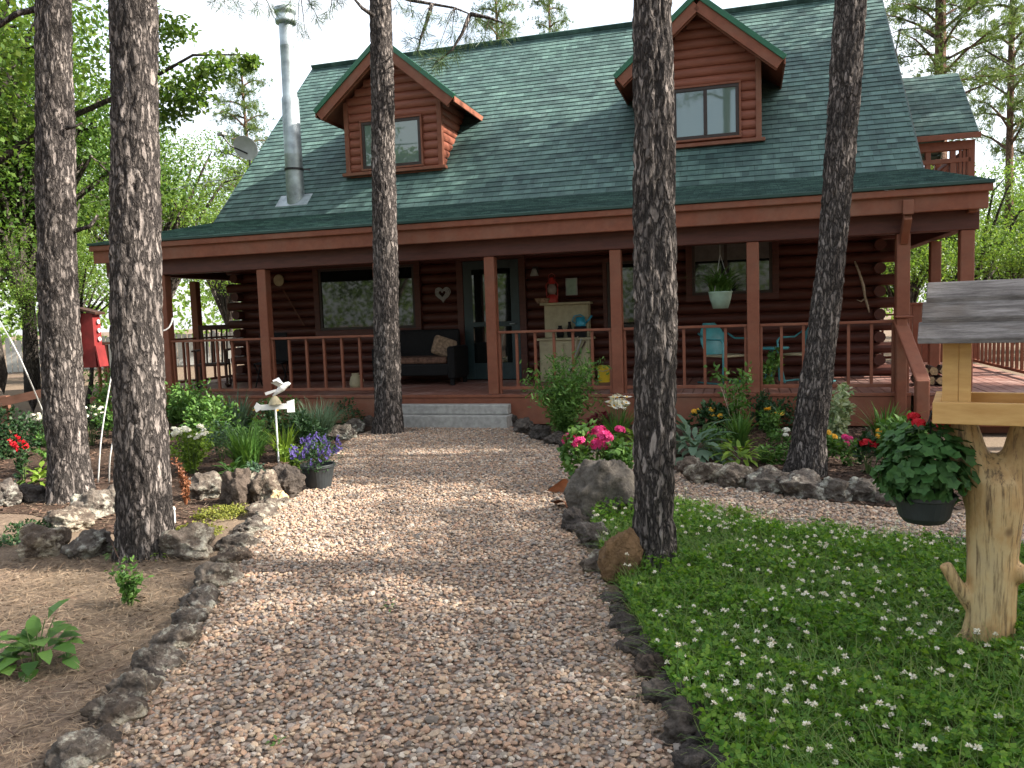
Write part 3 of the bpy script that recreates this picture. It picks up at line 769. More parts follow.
# --- balcony on the right gable
bal_ = MB(); slope_courses(bal_, (5.5, 5.0, 4.47), (7.12, 5.0, 4.47), (5.5, 6.5, 5.86), (7.12, 6.5, 5.86), 14); slope_courses(bal_, (5.5, 8.0, 4.47), (7.12, 8.0, 4.47), (5.5, 6.5, 5.86), (7.12, 6.5, 5.86), 14)
bo = bal_.build('balcony_roof', [M['shingle_b']], house)
mb = MB(); mb.box((5.5, 4.96, 4.36), (7.16, 5.0, 4.455)); mb.bar((7.125, 5.0, 4.42), (7.125, 6.5, 5.81), .02, .08, 1, up=(0, -.7, .7)); mb.bar((7.125, 8.0, 4.42), (7.125, 6.5, 5.81), .02, .08, 1, up=(0, .7, .7))
mb.build('balcony_fascia', [M['red'], M['darkgreen']], bo, bev=.006)
mb = MB()
mb.box((5.3, 5.1, 3.42), (7.12, 8.0, 3.52)); mb.box((5.3, 5.12, 4.20), (7.05, 5.24, 4.358)); mb.box((5.3, 5.13, 3.98), (7.05, 5.20, 4.06))
for u in (6.32, 6.72): mb.box((u, 5.14, 3.52), (u+.09, 5.23, 4.21))
for k in range(4): mb.box((6.86+.06*k, 5.14, 3.52), (6.905+.06*k, 5.2, 4.20))
mb.box((7.0, 5.13, 3.52), (7.11, 5.24, 4.36)); mb.box((7.0, 7.7, 3.52), (7.11, 7.8, 4.46)); mb.box((7.03, 5.25, 4.2), (7.1, 7.7, 4.27))
for k in range(14): mb.box((7.05, 5.35+.16*k, 3.52), (7.08, 5.39+.16*k, 4.2))
mb.bar((6.42, 5.22, 3.6), (6.72, 5.22, 3.98), .05, .07, up=(0, 1, 0))
mb.build('balcony_railing', [M['red']], house, bev=.006)

# ================================================================== things on the house and the porch (house frame placed through hw)
def at_house(name, u, v, z, label, cat, rz=0.0, group=None):
    return empty(name, hw(u, v, z), -YAW+rz, label, cat, group)

t = at_house('satellite_dish', -6.62, 3.80, 4.90, 'grey oval satellite dish on the left edge of the green roof', 'satellite dish', -.35)
mb = MB(); an = np.linspace(0, 2*np.pi, 24, endpoint=False); V = [(0, 0, 0)]
for k in range(1, 6):
    r = k/5
    V += [(r*.30*math.cos(a), r*r*.065, r*.24*math.sin(a)) for a in an]
V = np.array(V); V2 = V+np.array((0, .012, 0))
tr = [(0, 1+(j+1) % 24, 1+j) for j in range(24)]; qd = [(1+24*k+j, 1+24*k+(j+1) % 24, 1+24*(k+1)+(j+1) % 24, 1+24*(k+1)+j) for k in range(4) for j in range(24)]
mb.add(V*(1, -1, 1), qd, tr); mb.add(V2*(1, -1, 1), qd, tr)
dd = mb.build('dish', [M['dishgrey']], t, (0.02, -.05, .30), (.35, .30, .35), smooth=True)
mb = MB(); mb.tube([(0, 0, -.06), (0, 0, .2), (.02, -.03, .3)], .022, 10); mb.build('mast', [M['darkmetal']], t)
mb = MB(); mb.tube([(0, 0, .16), (-.12, -.35, .30), (-.20, -.48, .50)], .017, 8); mb.build('feed_arm', [M['darkmetal']], t)
mb = MB(); mb.box((-.28, -.55, .50), (-.10, -.45, .56)); mb.tube([(-.24, -.46, .53), (-.22, -.42, .52)], .03, 10); mb.tube([(-.15, -.46, .53), (-.14, -.42, .52)], .03, 10)
mb.build('feed_horn', [M['wire']], t, bev=.008)
p0 = hw(-6.5, 3.9, 4.72); p1 = Vector((-14, 17, 4.3))
mb = MB(); mb.tube([p0.lerp(p1, k/12)-Vector((0, 0, .35*math.sin(math.pi*k/12))) for k in range(13)], .009, 5)
tag(mb.build('utility_wire', [M['wire']]), 'thin utility wire running off left from the roof below the dish', 'wire')

def shell_chair(u, v, rz, label):
    t = at_house('metal_chair', u, v, DK, label, 'chair', rz, 'teal metal chairs on the porch')
    mb = MB(); P = []; n = 11
    for i in range(n):
        a = (i/(n-1)-.5)*2
        for j in range(9):
            s = j/8; w = .25*(math.sin(math.pi*(.18+.74*s))**.6)
            P.append((a*w, .20+.05*s+.10*s*s-.05*(1-a*a), .42+.48*s))
    q = [(i*9+j, (i+1)*9+j, (i+1)*9+j+1, i*9+j+1) for i in range(n-1) for j in range(8)]
    mb.add(P, q); mb.add(np.array(P)+np.array((0, .01, 0)), q); mb.build('backrest', [M['teal']], t, smooth=True)
    mb = MB(); mb.box((-.24, -.26, .40), (.24, .20, .43)); mb.build('seat', [M['cream']], t, bev=.012)
    for s in (-1, 1):
        mb = MB(); mb.tube([(s*.27, .28, .75), (s*.28, .1, .66), (s*.28, -.22, .66), (s*.28, -.27, .62), (s*.27, -.26, .3), (s*.27, -.25, .03), (s*.27, -.2, .015), (s*.27, .30, .015)], .014, 8)
        mb.build('leg', [M['teal']], t, smooth=True)
    return t
shell_chair(2.92, 1.35, .75, 'teal shell back metal chair under the hanging fern')
shell_chair(4.05, 1.40, -.75, 'teal shell back metal chair half hidden behind the leaning pine')
t = at_house('side_table', 3.60, 1.30, DK, 'small teal side table between two metal chairs', 'table')
mb = MB(); mb.lathe([(0, .50), (.21, .50), (.22, .515), (.21, .53), (0, .53)], 22); mb.build('table_top', [M['teal']], t)
for k in range(3):
    a = k*2.09+.3; mb = MB(); mb.tube([(.05*math.cos(a), .05*math.sin(a), .5), (.17*math.cos(a), .17*math.sin(a), 0)], .012, 8); mb.build('leg', [M['teal']], t)

t = at_house('loveseat', -2.12, 1.72, DK, 'dark wicker loveseat left of the front door', 'sofa')
mb = MB(); mb.box((-.62, -.34, .16), (.62, .34, .36)); mb.build('base', [M['wicker']], t, bev=.02)
mb = MB(); mb.box((-.62, .24, .36), (.62, .36, .92)); mb.build('backrest', [M['wicker']], t, bev=.05)
for s in (-1, 1):
    mb = MB(); mb.box((s*.68-.07, -.36, .10), (s*.68+.07, .36, .64)); mb.build('arm', [M['wicker']], t, bev=.04)
    for y in (-.3, .3): mb = MB(); mb.box((s*.68-.03, y-.03, 0), (s*.68+.03, y+.03, .1)); mb.build('leg', [M['wicker']], t)
mb = MB(); mb.box((-.6, -.34, .362), (.6, .235, .47)); mb.build('seat_cushion', [M['cushion']], t, bev=.03)
t2 = at_house('pillow', -1.70, 1.64, DK+.47, 'tan pillow leaning on the right arm of the wicker loveseat', 'pillow', .5)
mb = MB(); mb.box((-.2, -.06, 0), (.2, .06, .34)); o = mb.build('cover', [M['tan']], t2, rot=(-.35, .35, 0), bev=.05)

t = at_house('cabinet', .34, 2.06, DK, 'cream painted potting cabinet against the log wall', 'cabinet')
mb = MB(); mb.box((-.40, -.18, 0), (.44, .20, .68)); mb.box((-.44, -.22, .681), (.47, .21, .72)); mb.box((-.34, -.02, .721), (.40, .20, 1.26)); mb.box((-.40, -.08, 1.261), (.44, .21, 1.30)); mb.build('body', [M['cream']], t, bev=.008)
for k in range(2):
    mb = MB(); mb.box((-.37+.41*k, -.205, .05), (.0+.41*k, -.182, .62)); d = mb.build('door', [M['cream']], t, bev=.006)
    mb = MB(); mb.lathe([(0, -.03), (.015, -.025), (.018, -.01), (.008, 0)], 10, (0, 0, 0)); mb.build('handle', [M['darkmetal']], d, (-.03+.10*k, -.205, .36), (-1.57, 0, 0))
t = at_house('lantern', .13, 2.10, DK+1.30, 'red barn lantern on top of the cream cabinet', 'lantern')
mb = MB(); mb.lathe([(0, 0), (.09, 0), (.095, .02), (.09, .10), (.05, .14)], 18); mb.build('fuel_base', [M['redmetal']], t, smooth=True)
mb = MB(); mb.lathe([(.05, .14), (.075, .19), (.075, .25), (.045, .31)], 18); mb.build('globe', [M['glassball']], t, smooth=True)
mb = MB(); mb.lathe([(.045, .31), (.06, .33), (.05, .38), (.03, .42), (0, .42)], 18); mb.tube([(-.09, 0, .05), (-.10, 0, .3), (-.05, 0, .36)], .008, 6); mb.tube([(.09, 0, .05), (.10, 0, .3), (.05, 0, .36)], .008, 6); mb.tube([(-.06, 0, .36), (-.05, 0, .46), (0, 0, .49), (.05, 0, .46), (.06, 0, .36)], .004, 5); mb.build('cap', [M['redmetal']], t)
t = at_house('woven_basket', -.02, 2.06, DK+1.30, 'shallow tan basket beside the red lantern on the cabinet', 'basket')
mb = MB(); mb.lathe([(0, 0), (.10, 0), (.14, .07), (.15, .08), (.13, .075), (.09, .015), (0, .012)], 20); mb.build('bowl', [M['tan']], t)
t = at_house('watering_can', .62, 1.98, DK+.72, 'small blue watering can on the cabinet ledge', 'watering can')
mb = MB(); mb.lathe([(0, 0), (.08, 0), (.085, .02), (.075, .15), (.07, .15)], 16); mb.tube([(.07, 0, .04), (.14, 0, .10), (.19, 0, .17)], .016, 8); mb.build('body', [M['blue']], t, (0, 0, .18), smooth=True)
mb = MB(); mb.tube([(-.075, 0, .04), (-.14, 0, .09), (-.10, 0, .17), (0, 0, .19), (.06, 0, .15)], .009, 6); mb.build('handle', [M['blue']], t, (0, 0, .18))
mb = MB(); mb.box((-.09, -.09, 0), (.09, .09, .18)); mb.build('base', [M['wicker']], t)
for k, (u, lab) in enumerate(((.28, 'dark clay jar on the cabinet ledge left of the watering can'), (.44, 'narrow dark bottle on the cabinet ledge'))):
    t = at_house('jar', u, 1.96, DK+.72, lab, 'jar')
    mb = MB(); mb.lathe([(0, 0), (.05-.015*k, 0), (.065-.02*k, .06), (.06-.02*k, .13), (.03-.008*k, .17+.05*k), (.035-.01*k, .2+.06*k)], 14); mb.build('body', [M['wicker']], t, smooth=True)
for k in range(3):
    t = at_house('garden_tool', .50+.06*k, 1.74, DK, ('wooden broom handle leaning on the cabinet front', 'grey rake handle leaning on the cabinet front', 'short dark hoe handle leaning on the cabinet front')[k], 'garden tool')
    mb = MB(); mb.tube([(-.10-.05*k, 0, .06), (.10, .10, .74-.04*k)], .012, 7); mb.build('handle', [M[('driftwood', 'wire', 'darkwood')[k]]], t)
    mb = MB(); mb.box((-.19-.05*k, -.03, 0), (-.04-.05*k, .03, .06)); mb.build('head', [M['darkmetal']], t)
t = at_house('picture', .42, VW-.095, 1.86, 'small green framed picture on the log wall above the cabinet', 'picture')
mb = MB(); mb.box((-.10, -.015, 0), (.10, .0, .29)); mb.build('frame', [M['wire']], t, bev=.004)
mb = MB(); mb.box((-.083, -.019, .017), (.083, -.016, .273)); mb.build('canvas', [M['palepot']], t)
t = at_house('wall_light', -.20, VW-.09, 2.27, 'small porch light on the wall right of the front door', 'lamp')
mb = MB(); mb.box((-.05, -.03, -.02), (.05, 0, .10)); mb.build('mount', [M['darkmetal']], t, bev=.006)
mb = MB(); mb.lathe([(0, .06), (.03, .06), (.075, -.06), (.07, -.06), (.026, .05)], 16, (0, -.08, 0)); mb.build('lamp_shade', [M['wire']], t, smooth=True)
t = at_house('heart_wreath', -1.89, VW-.10, 1.98, 'pale twig heart wreath on the wall between window and door', 'wreath')
mb = MB()
for j in range(4):
    pts = []
    for i in range(41):
        a = 2*math.pi*i/40; pts.append((.0088*16*math.sin(a)**3*(1-.16*j)+rng.normal(0, .004), -.01*j+rng.normal(0, .004), .0088*(13*math.cos(a)-5*math.cos(2*a)-2*math.cos(3*a)-math.cos(4*a))*(1-.16*j)))
    mb.tube(pts, .010, 5, caps=False)
mb.build('twigs', [M['wire']], t)
t = at_house('rocking_chair', -6.0, 1.35, DK, 'dark wooden rocking chair at the left end of the porch', 'rocking chair', .5)
mb = MB(); mb.box((-.26, -.24, .40), (.26, .24, .44)); mb.build('seat', [M['darkwood']], t, bev=.008)
mb = MB()
for k in range(6): mb.bar((-.22+.088*k, .22, .44), (-.22+.088*k, .38, 1.08), .03, .02)
mb.bar((-.27, .38, 1.08), (.27, .38, 1.08), .04, .09); mb.build('backrest', [M['darkwood']], t)
for s in (-1, 1):
    mb = MB(); mb.tube([(s*.25, -.42, .09), (s*.25, -.2, .025), (s*.25, .15, .02), (s*.25, .5, .10)], .02, 8); mb.build('rocker', [M['darkwood']], t)
    mb = MB(); mb.tube([(s*.25, -.2, .03), (s*.25, -.22, .66)], .02, 8); mb.build('leg', [M['darkwood']], t)
    mb = MB(); mb.tube([(s*.25, .22, .03), (s*.25, .22, .5)], .02, 8); mb.build('leg', [M['darkwood']], t)
    mb = MB(); mb.box((s*.27-.04, -.28, .66), (s*.27+.04, .30, .69)); mb.build('arm', [M['darkwood']], t)
t = at_house('round_plaque', -5.15, VW-.10, 2.36, 'round white plaque high on the wall left of the window', 'plaque')
mb = MB(); mb.lathe([(0, .02), (.10, .02), (.11, .01), (.11, 0), (0, 0)], 20); mb.build('disc', [M['cream']], t, rot=(1.57, 0, 0))
t = at_house('walking_stick', -4.85, VW-.10, 1.5, 'thin walking stick hung slanting beside the big porch window', 'stick')
mb = MB(); mb.tube([(-.22, 0, .68), (-.05, -.01, .4), (.18, 0, 0)], .012, 7); mb.build('shaft', [M['fencewood']], t)
t = at_house('bleached_branch', 4.9, VW-.12, 1.42, 'bleached crooked branch hung on the log wall near the corner', 'branch')
mb = MB(); mb.tube([(-.09, 0, .78), (-.03, -.01, .62), (.03, 0, .42), (.06, -.01, .22), (.12, 0, 0)], [.012, .018, .02, .018, .012], 8); mb.tube([(.06, 0, .22), (.0, -.02, .17), (-.06, -.02, .20)], [.014, .011, .006], 6)
mb.build('limb', [M['driftwood']], t, smooth=True)
t = at_house('bucket', 1.03, 1.75, DK, 'yellow bucket by the porch post below the side window', 'bucket')
mb = MB(); mb.lathe([(0, 0), (.09, 0), (.11, .25), (.12, .26), (.10, .25), (.085, .02), (0, .02)], 18); mb.build('pail', [M['yellow']], t)
mb = MB(); mb.tube([(-.11, 0, .24), (-.08, -.1, .2), (0, -.13, .18), (.08, -.1, .2), (.11, 0, .24)], .005, 5); mb.build('handle', [M['wire']], t)
t = at_house('watering_jug', -3.0, 1.0, DK, 'small cream jug on the porch floor behind the railing', 'jug')
mb = MB(); mb.lathe([(0, 0), (.08, 0), (.10, .08), (.08, .18), (.05, .22), (.06, .25)], 16); mb.build('body', [M['cream']], t, smooth=True)
mb = MB(); mb.tube([(.09, 0, .06), (.15, 0, .12), (.12, 0, .2), (.05, 0, .22)], .01, 6); mb.build('handle', [M['cream']], t)
t = at_house('camp_chair', -4.9, 1.5, DK, 'black folding chair in the shade behind the left railing', 'chair', .3)
mb = MB(); mb.box((-.25, -.22, .40), (.25, .22, .43)); mb.build('seat', [M['wicker']], t, bev=.01)
mb = MB(); mb.box((-.25, .21, .43), (.25, .25, .95)); mb.build('backrest', [M['wicker']], t, bev=.01)
for s in (-1, 1):
    for y in (-1, 1): mb = MB(); mb.tube([(s*.24, y*.2, .42), (s*.24, -y*.2, 0)], .012, 7); mb.build('leg', [M['darkmetal']], t)

# firewood beside the stairs
for k in range(7):
    t = at_house('firewood_log', 5.42+.13*(k % 4)+.06*(k//4), .9+.05*(k % 2), DK+.07+.125*(k//4), ['split firewood log, first from the post in the bottom row by the stairs', 'split firewood log, second from the post in the bottom row by the stairs', 'split firewood log, third from the post in the bottom row by the stairs', 'split firewood log at the outer end of the bottom row by the stairs', 'split firewood log nearest the post in the top row by the stairs', 'split firewood log in the middle of the top row by the stairs', 'split firewood log at the outer end of the top row by the stairs'][k], 'firewood', rng.uniform(-.1, .1), 'firewood by the porch stairs')
    mb = MB(); n = 6; j = [rng.normal(0, .12, n)]*2; mb.tube([(0, -.2, 0), (0, .2, 0)], .064, n, 0, True, j); mb.build('bark', [M['barkr']], t)
    mb = MB(); mb.tube([(0, -.204, 0), (0, -.2005, 0)], .056, n, 0, True, j); mb.build('cut_end', [M['firewood']], t)

# hanging pot with spider plant, hung from the porch beam
t = at_house('hanging_plant', 2.89, .35, 2.74, 'pale green pot of trailing spider plant hung from the porch eave', 'hanging plant')
mb = MB(); mb.lathe([(0, -1.18), (.10, -1.18), (.14, -1.05), (.155, -.97), (.165, -.95), (.15, -.95), (.14, -1.0), (0, -1.0)], 22); mb.build('pot', [M['palepot']], t, smooth=True)
mb = MB()
for k in range(3):
    a = 2.09*k; mb.tube([(.15*math.cos(a), .15*math.sin(a), -.96), (0, 0, -.45), (0, 0, 0)], .004, 5)
mb.build('hanger', [M['wire']], t)
n = 170; V, q = blades(np.stack([rng.normal(0, .05, n), rng.normal(0, .05, n), np.full(n, -.98)], 1), rng.uniform(.28, .6, n), .026, rng.uniform(0, 6.28, n), rng.uniform(.7, 1.7, n), 6)
add_obj('foliage', mesh_np('foliage', V, [q], M['gmid']), t)
# ================================================================== GROUND
def sheet(name, pts, z, mat, it=2):
    P = smooth_poly(pts, it=it) if it else np.array([p[:2] for p in pts])
    me = bpy.data.meshes.new(name); me.from_pydata([(x, y, z) for x, y in P], [], [list(range(len(P)))]); me.materials.append(mat)
    if me.polygons[0].normal.z < 0: me.flip_normals()
    return tag(add_obj(name, me), kind='structure')
mb = MB(); mb.add([(-220, -120, 0), (220, -120, 0), (220, 320, 0), (-220, 320, 0)], [(0, 1, 2, 3)])
tag(mb.build('ground', [M['ground']]), kind='structure')
path_px = [(20, 830), (80, 762), (128, 712), (165, 672), (205, 610), (240, 556), (272, 512), (312, 488), (345, 441), (382, 428), (402, 425), (508, 425), (525, 438), (565, 449), (605, 455), (650, 466), (690, 478), (760, 494), (860, 508), (950, 514), (1040, 521), (1300, 540),
           (1300, 610), (1024, 560), (900, 547), (830, 538), (760, 530), (700, 513), (640, 503), (600, 508), (572, 518), (580, 540), (604, 580), (622, 640), (650, 690), (690, 750), (740, 840)]
path_g = [gnd(*p) for p in path_px]
sheet('gravel_path', path_g, .010, M['gravel'], 1)
path_s = smooth_poly(path_g, it=1)
bedR = [gnd(*p) for p in [(508, 408), (520, 432), (560, 446), (605, 453), (650, 464), (690, 476), (760, 492), (860, 506), (955, 510), (1000, 505), (930, 432), (905, 425), (800, 422), (600, 420)]]
bedL = [gnd(*p) for p in [(-60, 520), (20, 512), (60, 522), (160, 545), (215, 520), (250, 502), (300, 488), (345, 438), (392, 424), (398, 412), (250, 412), (160, 416), (60, 420), (-60, 440)]]
sheet('flower_bed', bedR, .006, M['soil'], 1)
sheet('flower_bed', bedL, .006, M['soil'], 1)
lawn_px = [(588, 522), (640, 508), (700, 514), (760, 531), (830, 539), (900, 548), (1024, 562), (1300, 615), (1300, 1000), (760, 900), (715, 775), (692, 738), (668, 690), (648, 655), (634, 625), (622, 596), (604, 560)]
lawn_g = smooth_poly([gnd(*p) for p in lawn_px], it=1)
sheet('lawn_soil', [Vector((x, y, 0)) for x, y in lawn_g], .007, M['soil'], 0)

# loose stones on the path
P = scatter(path_s, 66000)
d = np.hypot(P[:, 0], P[:, 1]); P = P[(d < 12.5) & (d > 1.2)]
n = len(P); r = rng.lognormal(0, .28, n)*.0098
S = np.stack([r*rng.uniform(.9, 1.5, n), r*rng.uniform(.8, 1.1, n), r*rng.uniform(.5, .9, n)], 1)
V, t = blobs(np.column_stack([P, .012+r*.35*rng.uniform(.2, 1.6, n)]), S, .13)
tag(add_obj('gravel', mesh_np('gravel', V, [t], M['pebble'])), 'loose pink and tan gravel covering the garden path', 'gravel', kind='stuff')

# dry needles
zones = [([gnd(*p) for p in [(-40, 800), (90, 750), (160, 670), (235, 552), (170, 560), (-40, 560)]], 9000), ([gnd(*p) for p in [(-60, 560), (240, 550), (300, 480), (150, 500), (-60, 500)]], 2600)]
C = []
for poly, k in zones: C.append(scatter(poly, k))
edge = [gnd(*p) for p in [(90, 762), (165, 678), (205, 612), (240, 556), (275, 510)]]+[gnd(*p) for p in [(575, 530), (610, 590), (628, 640), (655, 690), (690, 745)]]
for i in (0, 1, 2, 3, 5, 6, 7, 8):
    a, b = edge[i], edge[i+1]; k = 420; tt = rng.uniform(0, 1, k)[:, None]
    C.append(np.array(a[:2])*(1-tt)+np.array(b[:2])*tt+rng.normal(0, .07, (k, 2))+np.array([.05 if i < 5 else -.08, 0]))
C.append(scatter(path_s, 1500))
C = np.concatenate(C); n = len(C)
D = rdir(n); D[:, 2] *= .15
V, q = diamonds(np.column_stack([C, rng.uniform(.012, .03, n)]), D, rng.uniform(.03, .11, n), rng.uniform(.002, .0045, n), np.tile([0, 0, 1.], (n, 1))+rng.normal(0, .3, (n, 3)))
tag(add_obj('needle_litter', mesh_np('needle_litter', V, [q], M['litter'])), 'dry pine needles scattered on the bare dirt', 'needle litter', kind='stuff')
dirt = [gnd(*p) for p in [(-40, 800), (90, 750), (160, 670), (235, 552), (170, 560), (-40, 560)]]
C = scatter(dirt, 1500); n = len(C); r = rng.lognormal(0, .5, n)*.006
V, t = blobs(np.column_stack([C, r*.3]), np.stack([r*1.2, r, r*.7], 1), .2)
tag(add_obj('dirt_clods', mesh_np('dirt_clods', V, [t], M['ground'])), 'small dirt clods and grit on the bare ground at left', 'dirt', kind='stuff')
C = np.concatenate([scatter(dirt, 130), scatter(path_s, 60)]); n = len(C); D = rdir(n); D[:, 2] *= .08
V, q = diamonds(np.column_stack([C, rng.uniform(.015, .03, n)]), D, rng.uniform(.06, .2, n), rng.uniform(.005, .009, n), np.tile([0, 0, 1.], (n, 1))+rng.normal(0, .5, (n, 3)))
tag(add_obj('twig_litter', mesh_np('twig_litter', V, [q], M['chip'])), 'small dark twigs and bark bits lying on dirt and gravel', 'twigs', kind='stuff')
C = np.concatenate([scatter([Vector((*p[:2], 0)) for p in bedR], 5000), scatter([Vector((*p[:2], 0)) for p in bedL], 5000)]); n = len(C)
r = rng.uniform(.008, .022, n)
V, t = blobs(np.column_stack([C, .012+0*r]), np.stack([r*1.8, r*.8, r*.4], 1), .2)
tag(add_obj('mulch', mesh_np('mulch', V, [t], M['chip'])), 'dark bark mulch covering the flower beds', 'mulch', kind='stuff')

# ------------------------------------------------------------------ clover lawn
L2 = np.array([p[:2] for p in lawn_g])
P = scatter([Vector((*p, 0)) for p in L2], 90000)
d = np.hypot(P[:, 0], P[:, 1]); ok = (d > 1.5) & (P[:, 0] < 5.2) & (rng.uniform(0, 1, len(P)) < np.clip((5.0/d)**1.3, .2, 1)); P = P[ok][:36000]
n = len(P)
und = np.array([noise.noise(Vector((x*2.3, y*2.3, 3))) for x, y in P])
und2 = np.array([noise.noise(Vector((x*9, y*9, 7))) for x, y in P])
hh = (.105+.08*und+.045*und2)*rng.uniform(.35, 1.2, n)
C0 = np.column_stack([P, np.maximum(.02, hh)])
tilt = rng.normal(0, .6, (n, 3)); N0 = unit(np.array([0, 0, 1.])+tilt)
a0 = rng.uniform(0, 6.28, n); X0 = unit(np.cross(N0, rdir(n))); Y0 = np.cross(N0, X0)
sz = rng.uniform(.011, .026, n)
Vs, Qs = [], []; off = 0
for k in range(3):
    a = a0+k*2.094
    D = X0*np.cos(a)[:, None]+Y0*np.sin(a)[:, None]+N0*.25
    V, q = diamonds(C0, D, sz, sz*.95, N0); Vs.append(V); Qs.append(q+off); off += len(V)
lw = mesh_np('clover', np.concatenate(Vs), [np.concatenate(Qs)], M['clover'])
tag(add_obj('clover_lawn', lw), 'green clover growing thick across the lawn', 'clover', kind='stuff')
P2 = scatter([Vector((*p, 0)) for p in L2], 26000); d = np.hypot(P2[:, 0], P2[:, 1]); P2 = P2[(d > 1.5) & (P2[:, 0] < 5.2)]; n = len(P2)
V, q = blades(np.column_stack([P2, 0*P2[:, 0]]), rng.uniform(.07, .22, n), rng.uniform(.002, .0055, n), rng.uniform(0, 6.28, n), rng.uniform(.2, 1.3, n), 4)
tag(add_obj('grass', mesh_np('grass', V, [q], M['grassm'])), 'thin grass blades growing among the clover', 'grass', kind='stuff')
P3 = scatter([Vector((*p, 0)) for p in L2], 1500); d = np.hypot(P3[:, 0], P3[:, 1])
cl = np.array([noise.noise(Vector((x*1.6, y*1.6, 9))) for x, y in P3]); P3 = P3[(d > 1.6) & (P3[:, 0] < 5) & (rng.uniform(-.5, .6, len(P3)) < cl+.12)]; n = len(P3)
mb = MB(); Vs, Qs = [], []; off = 0
hz = rng.uniform(.08, .21, n); top = np.column_stack([P3+rng.normal(0, .02, (n, 2)), hz])
base = np.column_stack([P3, 0*hz]); k = 20
sd = rng.normal(0, 1, (n, 2)); sd = unit(np.column_stack([sd, 0*hz]))*.0013
Vst = np.stack([base-sd, base+sd, top+sd, top-sd], 1).reshape(-1, 3); qst = np.arange(4*n).reshape(n, 4)
CC = np.repeat(top, k, 0); D = rdir(n*k); D[:, 2] = np.abs(D[:, 2])*1.1-.35; D = unit(D)
rr = np.repeat(rng.uniform(.75, 1.2, n), k)
V, q = diamonds(CC+D*.002, D, .0125*rr, .007*rr)
me = mesh_np('clover_blossoms', np.concatenate([Vst, V]), [np.concatenate([qst, q+len(Vst)])], [M['stem'], M['cloverhead']], [0]*n+[1]*len(q))
tag(add_obj('clover_blossoms', me), 'small white clover blossoms dotted over the lawn', 'clover blossoms', kind='stuff')

# ================================================================== ROCKS
def rock_mesh(seed, rx, ry, rz, rough=.3, cuts=12, sub=4):
    g = np.random.default_rng(seed); V0, Fc = ICO4 if sub == 4 else ICO3
    V = V0.copy()
    for _ in range(cuts):
        nn = unit(g.normal(size=3)); dd = g.uniform(.62, .9)
        s = V@nn; V = V-np.outer(np.maximum(0, s-dd)*.85, nn)
    o = Vector(g.uniform(-50, 50, 3))
    dsp = np.array([noise.fractal(Vector(v)*1.5+o, .75, 2.2, 6) for v in V])
    fin = np.array([noise.ridged_multi_fractal(Vector(v)*2.4+o, .8, 2.3, 4, 1.0, 2.0) for v in V])
    V = V*(1+rough*dsp+rough*.22*(fin-1.2))[:, None]
    V = V*np.array([rx, ry, rz]); V[:, 2] += rz*.62
    return mesh_np('rock', V, [Fc], M['rock'], smooth=True)

NROCK = 0
def rock(label, px, py, wpx, hpx, mat='rock', group=None, depth=.85, rz=None, cat='rock', name='rock', rough=.3, sub=4, cuts=12, sink=0.0):
    global NROCK
    NROCK += 1
    p = gnd(px, py); s = p.y/F; rx = wpx*s*.58; hh = hpx*s; ry = rx*depth
    me = rock_mesh(900+NROCK, rx, ry, hh*.62, rough, cuts, sub); me.materials[0] = M[mat]
    fw = Vector((p.x, p.y, 0)).normalized()
    return tag(add_obj(name, me, None, p+fw*ry*.8-Vector((0, 0, .008+hh*sink)), (0, 0, rng.uniform(-.3, .3) if rz is None else rz)), label, cat, group)

ORD = ['first', 'second', 'third', 'fourth', 'fifth', 'sixth', 'seventh', 'eighth', 'ninth', 'tenth', 'eleventh', 'twelfth', 'thirteenth', 'fourteenth', 'fifteenth']
rowL = [(88, 772, 62, 36), (116, 730, 52, 34), (138, 702, 46, 34), (158, 677, 42, 30), (178, 652, 40, 28), (190, 630, 34, 24), (201, 611, 36, 24), (215, 590, 42, 28), (231, 567, 32, 20), (241, 551, 34, 18), (252, 534, 30, 17), (262, 520, 30, 15), (272, 509, 30, 13)]
for i, (x, y, w, h) in enumerate(rowL):
    rock('grey lichened edging rock, '+ORD[i]+' from the camera along the left side of the gravel path', x, y, w*1.1, h*1.1, 'rock', 'rocks edging the left side of the path', sink=.2)
for i in range(len(rowL)-1):
    (x0, y0, w0, h0), (x1, y1, w1, h1) = rowL[i], rowL[i+1]
    rock('small half buried stone right after the '+ORD[i]+' rock edging the left side', (x0+x1)/2+rng.uniform(-5, 8), (y0+y1)/2-2, (w0+w1)*.32, (h0+h1)*.36, ('rockdark', 'rock')[i % 2], 'small stones between the left edging rocks', sink=.25)
rowR = [(712, 790, 64, 44), (690, 748, 58, 44), (668, 710, 40, 32), (653, 683, 40, 32), (638, 657, 36, 26), (624, 635, 32, 22), (613, 606, 26, 16)]
for i, (x, y, w, h) in enumerate(rowR):
    rock('dark lava edging rock, '+ORD[i]+' from the camera along the clover lawn', x, y, w, h, 'rockdark', 'dark rocks edging the clover lawn', rough=.36, sink=.15)
for i in range(len(rowR)-1):
    (x0, y0, w0, h0), (x1, y1, w1, h1) = rowR[i], rowR[i+1]
    rock('small dark stone right after the '+ORD[i]+' rock along the clover lawn', (x0+x1)/2+rng.uniform(-2, 8), (y0+y1)/2-3, (w0+w1)*.38, (h0+h1)*.4, 'rockdark', 'small stones between the lawn edging rocks', rough=.36, sink=.2)
rock('tall brown sandstone rock leaning at the foot of the middle right pine', 620, 586, 38, 60, 'rockbrown', None, .7, .2, rough=.24)
rock('round grey rock between the brown sandstone and the big boulder', 600, 576, 30, 26, 'rock')
rock('small rounded grey rock at the lower left corner of the big boulder', 593, 549, 32, 26, 'rock')
rock('dark rock under the left edge of the big boulder', 574, 534, 28, 28, 'rockdark')
